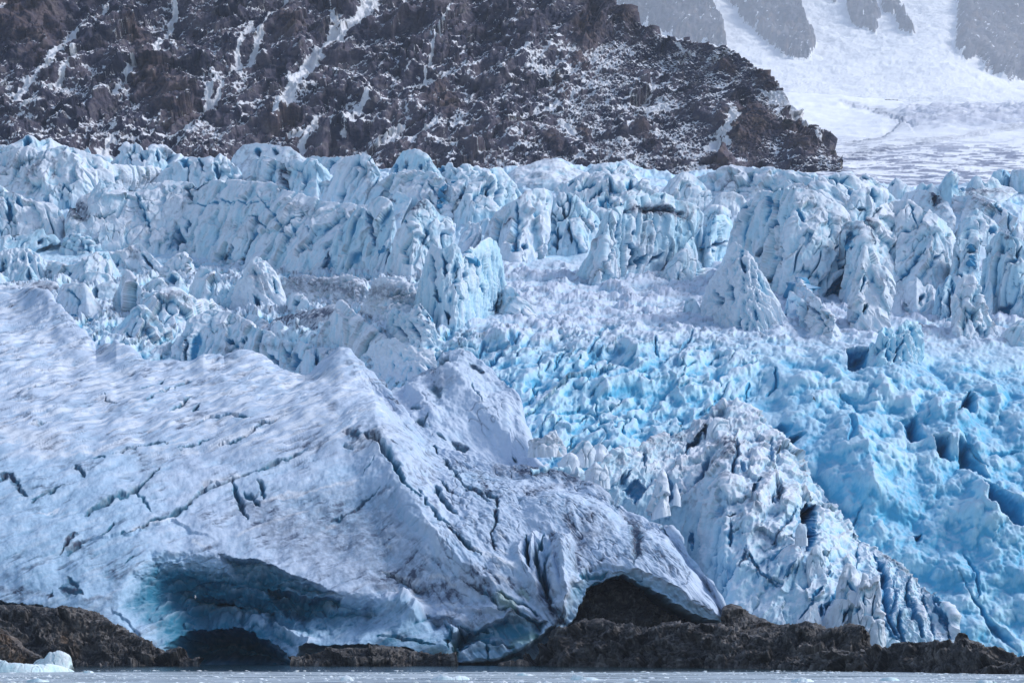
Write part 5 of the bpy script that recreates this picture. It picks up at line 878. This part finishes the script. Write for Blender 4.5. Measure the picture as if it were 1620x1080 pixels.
K('boulder_mound', 'dark rubble mound at the waterline in front of the arch', 'rock', "838,1052 850,1044 862,1030 872,1012 878,998 890,991 905,990 925,984 945,980 962,983 980,988 1000,986 1020,990 1035,994 1050,988 1075,985 1100,987 1130,989 1150,994 1170,1000 1200,1010 1230,1020 1250,1040 1262,1055", "838,1053 1000,1055 1262,1058", Y="838,347 1000,335 1262,312", tilt=38, blue=0, material=M_rock2)
K('cave_rock', 'dark rock hump inside the ice arch', 'rock', "888,1000 900,985 912,965 925,945 935,930 950,918 965,912 980,911 995,918 1010,932 1025,948 1045,965 1070,978 1100,992 1115,1000", "888,1010 1115,1010", Y=366, material=M_rock2, tilt=20, blue=0, setback=.6)
K('rock_slope', 'brown rock slope rising behind the right end of the arch', 'rock', "1138,1010 1143,985 1146,962 1156,957 1170,962 1185,969 1205,978 1225,987 1245,992 1265,1000 1280,1015", "1138,1020 1280,1024", Y=353, material=M_rock2, tilt=-20, rough=.5, blue=0)
K('rock_bench', 'striped grey rock bench at the right end of the arch', 'rock', "1050,1040 1065,1020 1085,1008 1110,1002 1140,1004 1170,1008 1200,1008 1218,1002 1235,994 1255,988 1275,986 1290,990 1310,996 1330,992 1350,991 1362,994 1372,1004 1377,1018 1376,1034", "1050,1056 1200,1058 1376,1056", Y="1050,328 1376,312", tilt=45, blue=0)
K('long_shore_rock', 'long flat dark rock along the right shoreline', 'rock', "1225,1056 1245,1048 1275,1040 1300,1033 1330,1030 1360,1032 1385,1028 1402,1023 1430,1020 1455,1020 1478,1017 1495,1018 1515,1014 1535,1018 1555,1022 1575,1026 1595,1034 1615,1042 1650,1052 1700,1066", "1225,1058 1450,1063 1700,1072", Y="1225,312 1450,285 1700,262", tilt=50, blue=0, setback=1.5)
K('shore_boulder', 'small upright boulder standing on the right shoreline rock', 'boulder', "1512,1018 1514,1008 1517,1003 1522,1002 1526,1006 1530,1011 1533,1018", "1512,1020 1533,1020", Y=290, sp=.8, rough=.5, blue=0)
K('flat_shore_rock', 'flat stone at the water by the green stained ice', 'rock', "790,1052 800,1048 815,1046 828,1048 840,1052", "790,1053 840,1053", Y=347, sp=.8, rough=.5, blue=0)
# boulders on the snow beside the dark mountain
for lb, cr, ft, Yd in (('square dark boulder alone on the snow right of the mountain foot', "1310,248 1310,241 1314,239 1321,240 1323,247", "1310,249 1323,249", 1030), ('heap of dark stones at the last foot of the mountain', "1298,265 1304,258 1312,255 1320,251 1328,253 1331,260", "1298,268 1331,266", 1020),
                   ('dark boulder on the crest of the far snow bench', "1402,163 1403,159 1409,158 1414,160 1416,163", "1402,164 1416,164", 2290), ('two small dark stones near the tip of the mountain', "1236,192 1239,187 1245,186 1252,189 1256,192", "1236,193 1256,193", 1040)):
    K('boulder', lb, 'boulder', cr, ft, Y=Yd, sp=.7, rough=.45, blue=0, setback=.4, dip=1)

# ------------------------------------------------------------------ sea, brash ice, floating ice
def water_material():
    m, t, b = mat('sea water with slush'); N = NT(t)
    g = N.n('TexCoord').outputs['Object']
    far = N.n('SeparateXYZ'); N.l(g, far.inputs[0]); y = far.outputs[1]
    st = N.scalev(g, (.05, .28, 1))
    n = N.noise(st, 1.0, 8, .62, .3); n2 = N.noise(N.scalev(g, (.35, 1.2, 1)), 1.0, 8, .7)
    a = N.ramp(y, 284, 300, 1, 0)
    k = N.math('ADD', N.math('MULTIPLY', a, .50), N.math('MULTIPLY', N.math('SUBTRACT', n, .5), 1.5))
    k = N.math('ADD', k, N.math('MULTIPLY', N.math('SUBTRACT', n2, .5), .8))
    s = N.ramp(k, .34, .5)
    N.l(N.mix(s, (.010, .030, .042), (.42, .48, .53)), b.inputs['Base Color'])
    N.l(N.math('MULTIPLY_ADD', s, .5, .12), b.inputs['Roughness'])
    b.inputs['IOR'].default_value = 1.33
    N.bump(N.math('ADD', N.noise(N.scalev(g, (.5, 1.5, 1)), 2.0, 6, .6), n2), .35, .12, b)
    return m
V = np.array([[-900, -300, 0], [900, -300, 0], [900, 365, 0], [-900, 365, 0]], np.float32)
tag(make_mesh('water', V, np.array([[0, 1, 2, 3]]), water_material()), kind='structure', label='sea water with a skin of slush')
rng = np.random.RandomState(3)
def ico(n=1):
    import bmesh
    bm = bmesh.new(); bmesh.ops.create_icosphere(bm, subdivisions=n, radius=1); V = np.array([v.co[:] for v in bm.verts]); F = np.array([[v.index for v in f.verts] for f in bm.faces]); bm.free(); return V, F
IV, IF = ico(2)
def lumps(n, fx, sz):
    Vs, Fs = [], []
    for i in range(n):
        x, y = fx(i); s = sz(i)
        v = IV*(1+.35*rng.randn(len(IV), 1)*.5)*np.array([s*rng.uniform(.7, 2.2), s*rng.uniform(.7, 1.4), s*rng.uniform(.2, .5)])
        a = rng.uniform(0, 6.28); c, s_ = math.cos(a), math.sin(a); v = v@np.array([[c, s_, 0], [-s_, c, 0], [0, 0, 1]])
        Vs.append(v+np.array([x, y, .0])); Fs.append(IF+i*len(IV))
    return np.concatenate(Vs).astype(np.float32), np.concatenate(Fs)
def brash_xy(i):
    while True:
        Y = rng.uniform(200, 300); x = rng.uniform(-.23, .23)*Y
        if rng.rand() < .15 or perlin(np.float32([x*.03]), np.float32([Y*.13]), np.float32([3.3]))[0] > -.05+(Y > 285)*.25: return x, Y
V, F = lumps(2600, brash_xy, lambda i: .06+.16*rng.rand()**3)
tag(make_mesh('brash_ice', V, F, M_berg), 'small bits of brash ice scattered over the slushy water', 'brash ice', kind='stuff')
def berg(label, crest, foot, Y, **k):
    k.setdefault('style', 'slab')
    o = body('floating_ice', crest, foot, M_berg, Y=Y, sp=.6, jag=1.2, setback=.5, dip=2, edge=.35, thick=1.0, blue=.35, rough=.45, ribs=.35, **k)
    tag(o, label, 'floating ice', 'ice chunks floating near the shore')
berg('hooked top of the largest floating ice chunk at the left corner', "52,1050 57,1044 64,1041 70,1040 74,1035 79,1030 84,1032 90,1029 97,1030 104,1032 110,1037 109,1045 112,1050 109,1058", "54,1060 108,1061", 300)
berg('long low ice slab floating in front of the left rocks', "-80,1045 0,1043 8,1044 14,1048 30,1048 45,1049 60,1050 75,1049 90,1051 104,1055 118,1061", "-80,1064 60,1064 118,1063", 286)
berg('small pointed ice chunk left of the bottom middle', "530,1082 535,1076 541,1071 548,1067 554,1069 560,1076 564,1082", "530,1090 564,1090", 232)
berg('jagged ice chunk near the bottom middle', "668,1084 676,1078 684,1072 690,1070 698,1066 706,1068 716,1071 726,1068 736,1069 742,1073 746,1082", "668,1090 746,1090", 236)
berg('low blue ice chunk right of the bottom middle', "900,1084 903,1072 908,1066 914,1067 930,1070 944,1072 956,1076 964,1084", "900,1090 964,1090", 234)
berg('little ice chunk beside the low blue one', "988,1085 994,1077 1002,1072 1008,1073 1012,1080 1014,1086", "988,1090 1014,1090", 232)
for i, (x, y, w_, h_) in enumerate(((1270, 1076, 18, 5), (1408, 1074, 16, 4), (140, 1062, 9, 3), (60, 1076, 18, 4), (830, 1066, 12, 2.5), (1560, 1078, 16, 4))):
    berg(['thin ice floe right of the bottom middle', 'thin ice floe near the bottom right below the long rock', 'tiny ice bit beside the left ice slab', 'faint flat floe below the left ice slab', 'narrow floe on the dark water below the arch', 'last floe toward the bottom right corner'][i],
         f"{x-w_},{y} {x-w_*.6},{y-h_*.7} {x-w_*.1},{y-h_} {x+w_*.5},{y-h_*.6} {x+w_},{y}", f"{x-w_},{y+1.5} {x+w_},{y+1.5}", 4000*4/(y-1005))

# ------------------------------------------------------------------ birds
def bird(label, px, py, Y, span, roll, col, heading):
    m, t, b = mat('plumage'); b.inputs['Base Color'].default_value = col+(1,); b.inputs['Roughness'].default_value = .8
    prof = [(-.32, .004), (-.26, .03), (-.16, .05), (0, .07), (.12, .065), (.2, .045), (.25, .042), (.29, .03), (.35, .006)]
    V, F = [], []
    for x, r in prof:
        for k in range(8): V.append((x, r*math.cos(k*math.pi/4), r*.9*math.sin(k*math.pi/4)))
    for i in range(len(prof)-1):
        for k in range(8): F.append([i*8+k, i*8+(k+1) % 8, i*8+8+(k+1) % 8, i*8+8+k])
    for s in (1, -1):      # wings: curved, tapering, with thickness, joined at the shoulder
        st = [(0, .10, -.12, .0, .03), (.2, .14, -.08, .06, .025), (.45, .16, -.02, .13, .018), (.7, .08, -.08, .12, .012), (1.0, -.10, -.14, .05, .004)]
        b0 = len(V)
        for yy, xf, xb, zz_, th in st:
            for (x, dz) in ((xf, 0), ((xf+xb)/2, th), (xb, 0), ((xf+xb)/2, -th)): V.append((x, s*yy*.62, zz_+dz+.02))
        for i in range(len(st)-1):
            for k in range(4): F.append([b0+i*4+k, b0+i*4+(k+1) % 4, b0+i*4+4+(k+1) % 4, b0+i*4+4+k])
    o = make_mesh('bird', np.array(V, np.float32)*span, np.array(F), m)
    o.location = unproj(np.float64(px), np.float64(py), np.float64(Y)).tolist(); o.rotation_euler = (roll, R(-15), heading)
    tag(o, label, 'bird')
bird('dark bird gliding over the blue icefall', 1288, 631, 395, 1.0, R(35), (.03, .03, .04), R(150))
bird('small white gull flying in front of the dark hollow', 309, 944, 345, .55, R(-55), (.75, .76, .78), R(20))

# ------------------------------------------------------------------ air
hm = bpy.data.materials.new('haze'); hm.use_nodes = True; t = hm.node_tree
t.nodes.remove(t.nodes['Principled BSDF']); pv = t.nodes.new('ShaderNodeVolumePrincipled')
pv.inputs['Color'].default_value = (.78, .86, 1, 1); pv.inputs['Density'].default_value = 5.5e-5; pv.inputs['Anisotropy'].default_value = .3
t.links.new(pv.outputs[0], t.nodes['Material Output'].inputs['Volume'])
x0, x1, y0, y1, z0, z1 = -5200, 5200, -350, 17500, -1500, 9000
V = np.array([[x, y, z] for z in (z0, z1) for y in (y0, y1) for x in (x0, x1)], np.float32)
F = np.array([[0, 2, 3, 1], [4, 5, 7, 6], [0, 1, 5, 4], [2, 6, 7, 3], [0, 4, 6, 2], [1, 3, 7, 5]])
tag(make_mesh('haze', V, F, hm, smooth=False), 'thin bluish haze in the air', 'haze', kind='stuff')
print('scene built in %.0f s, %d verts' % (time.time()-T0, sum(len(o.data.vertices) for o in scene.objects if o.type == 'MESH')))
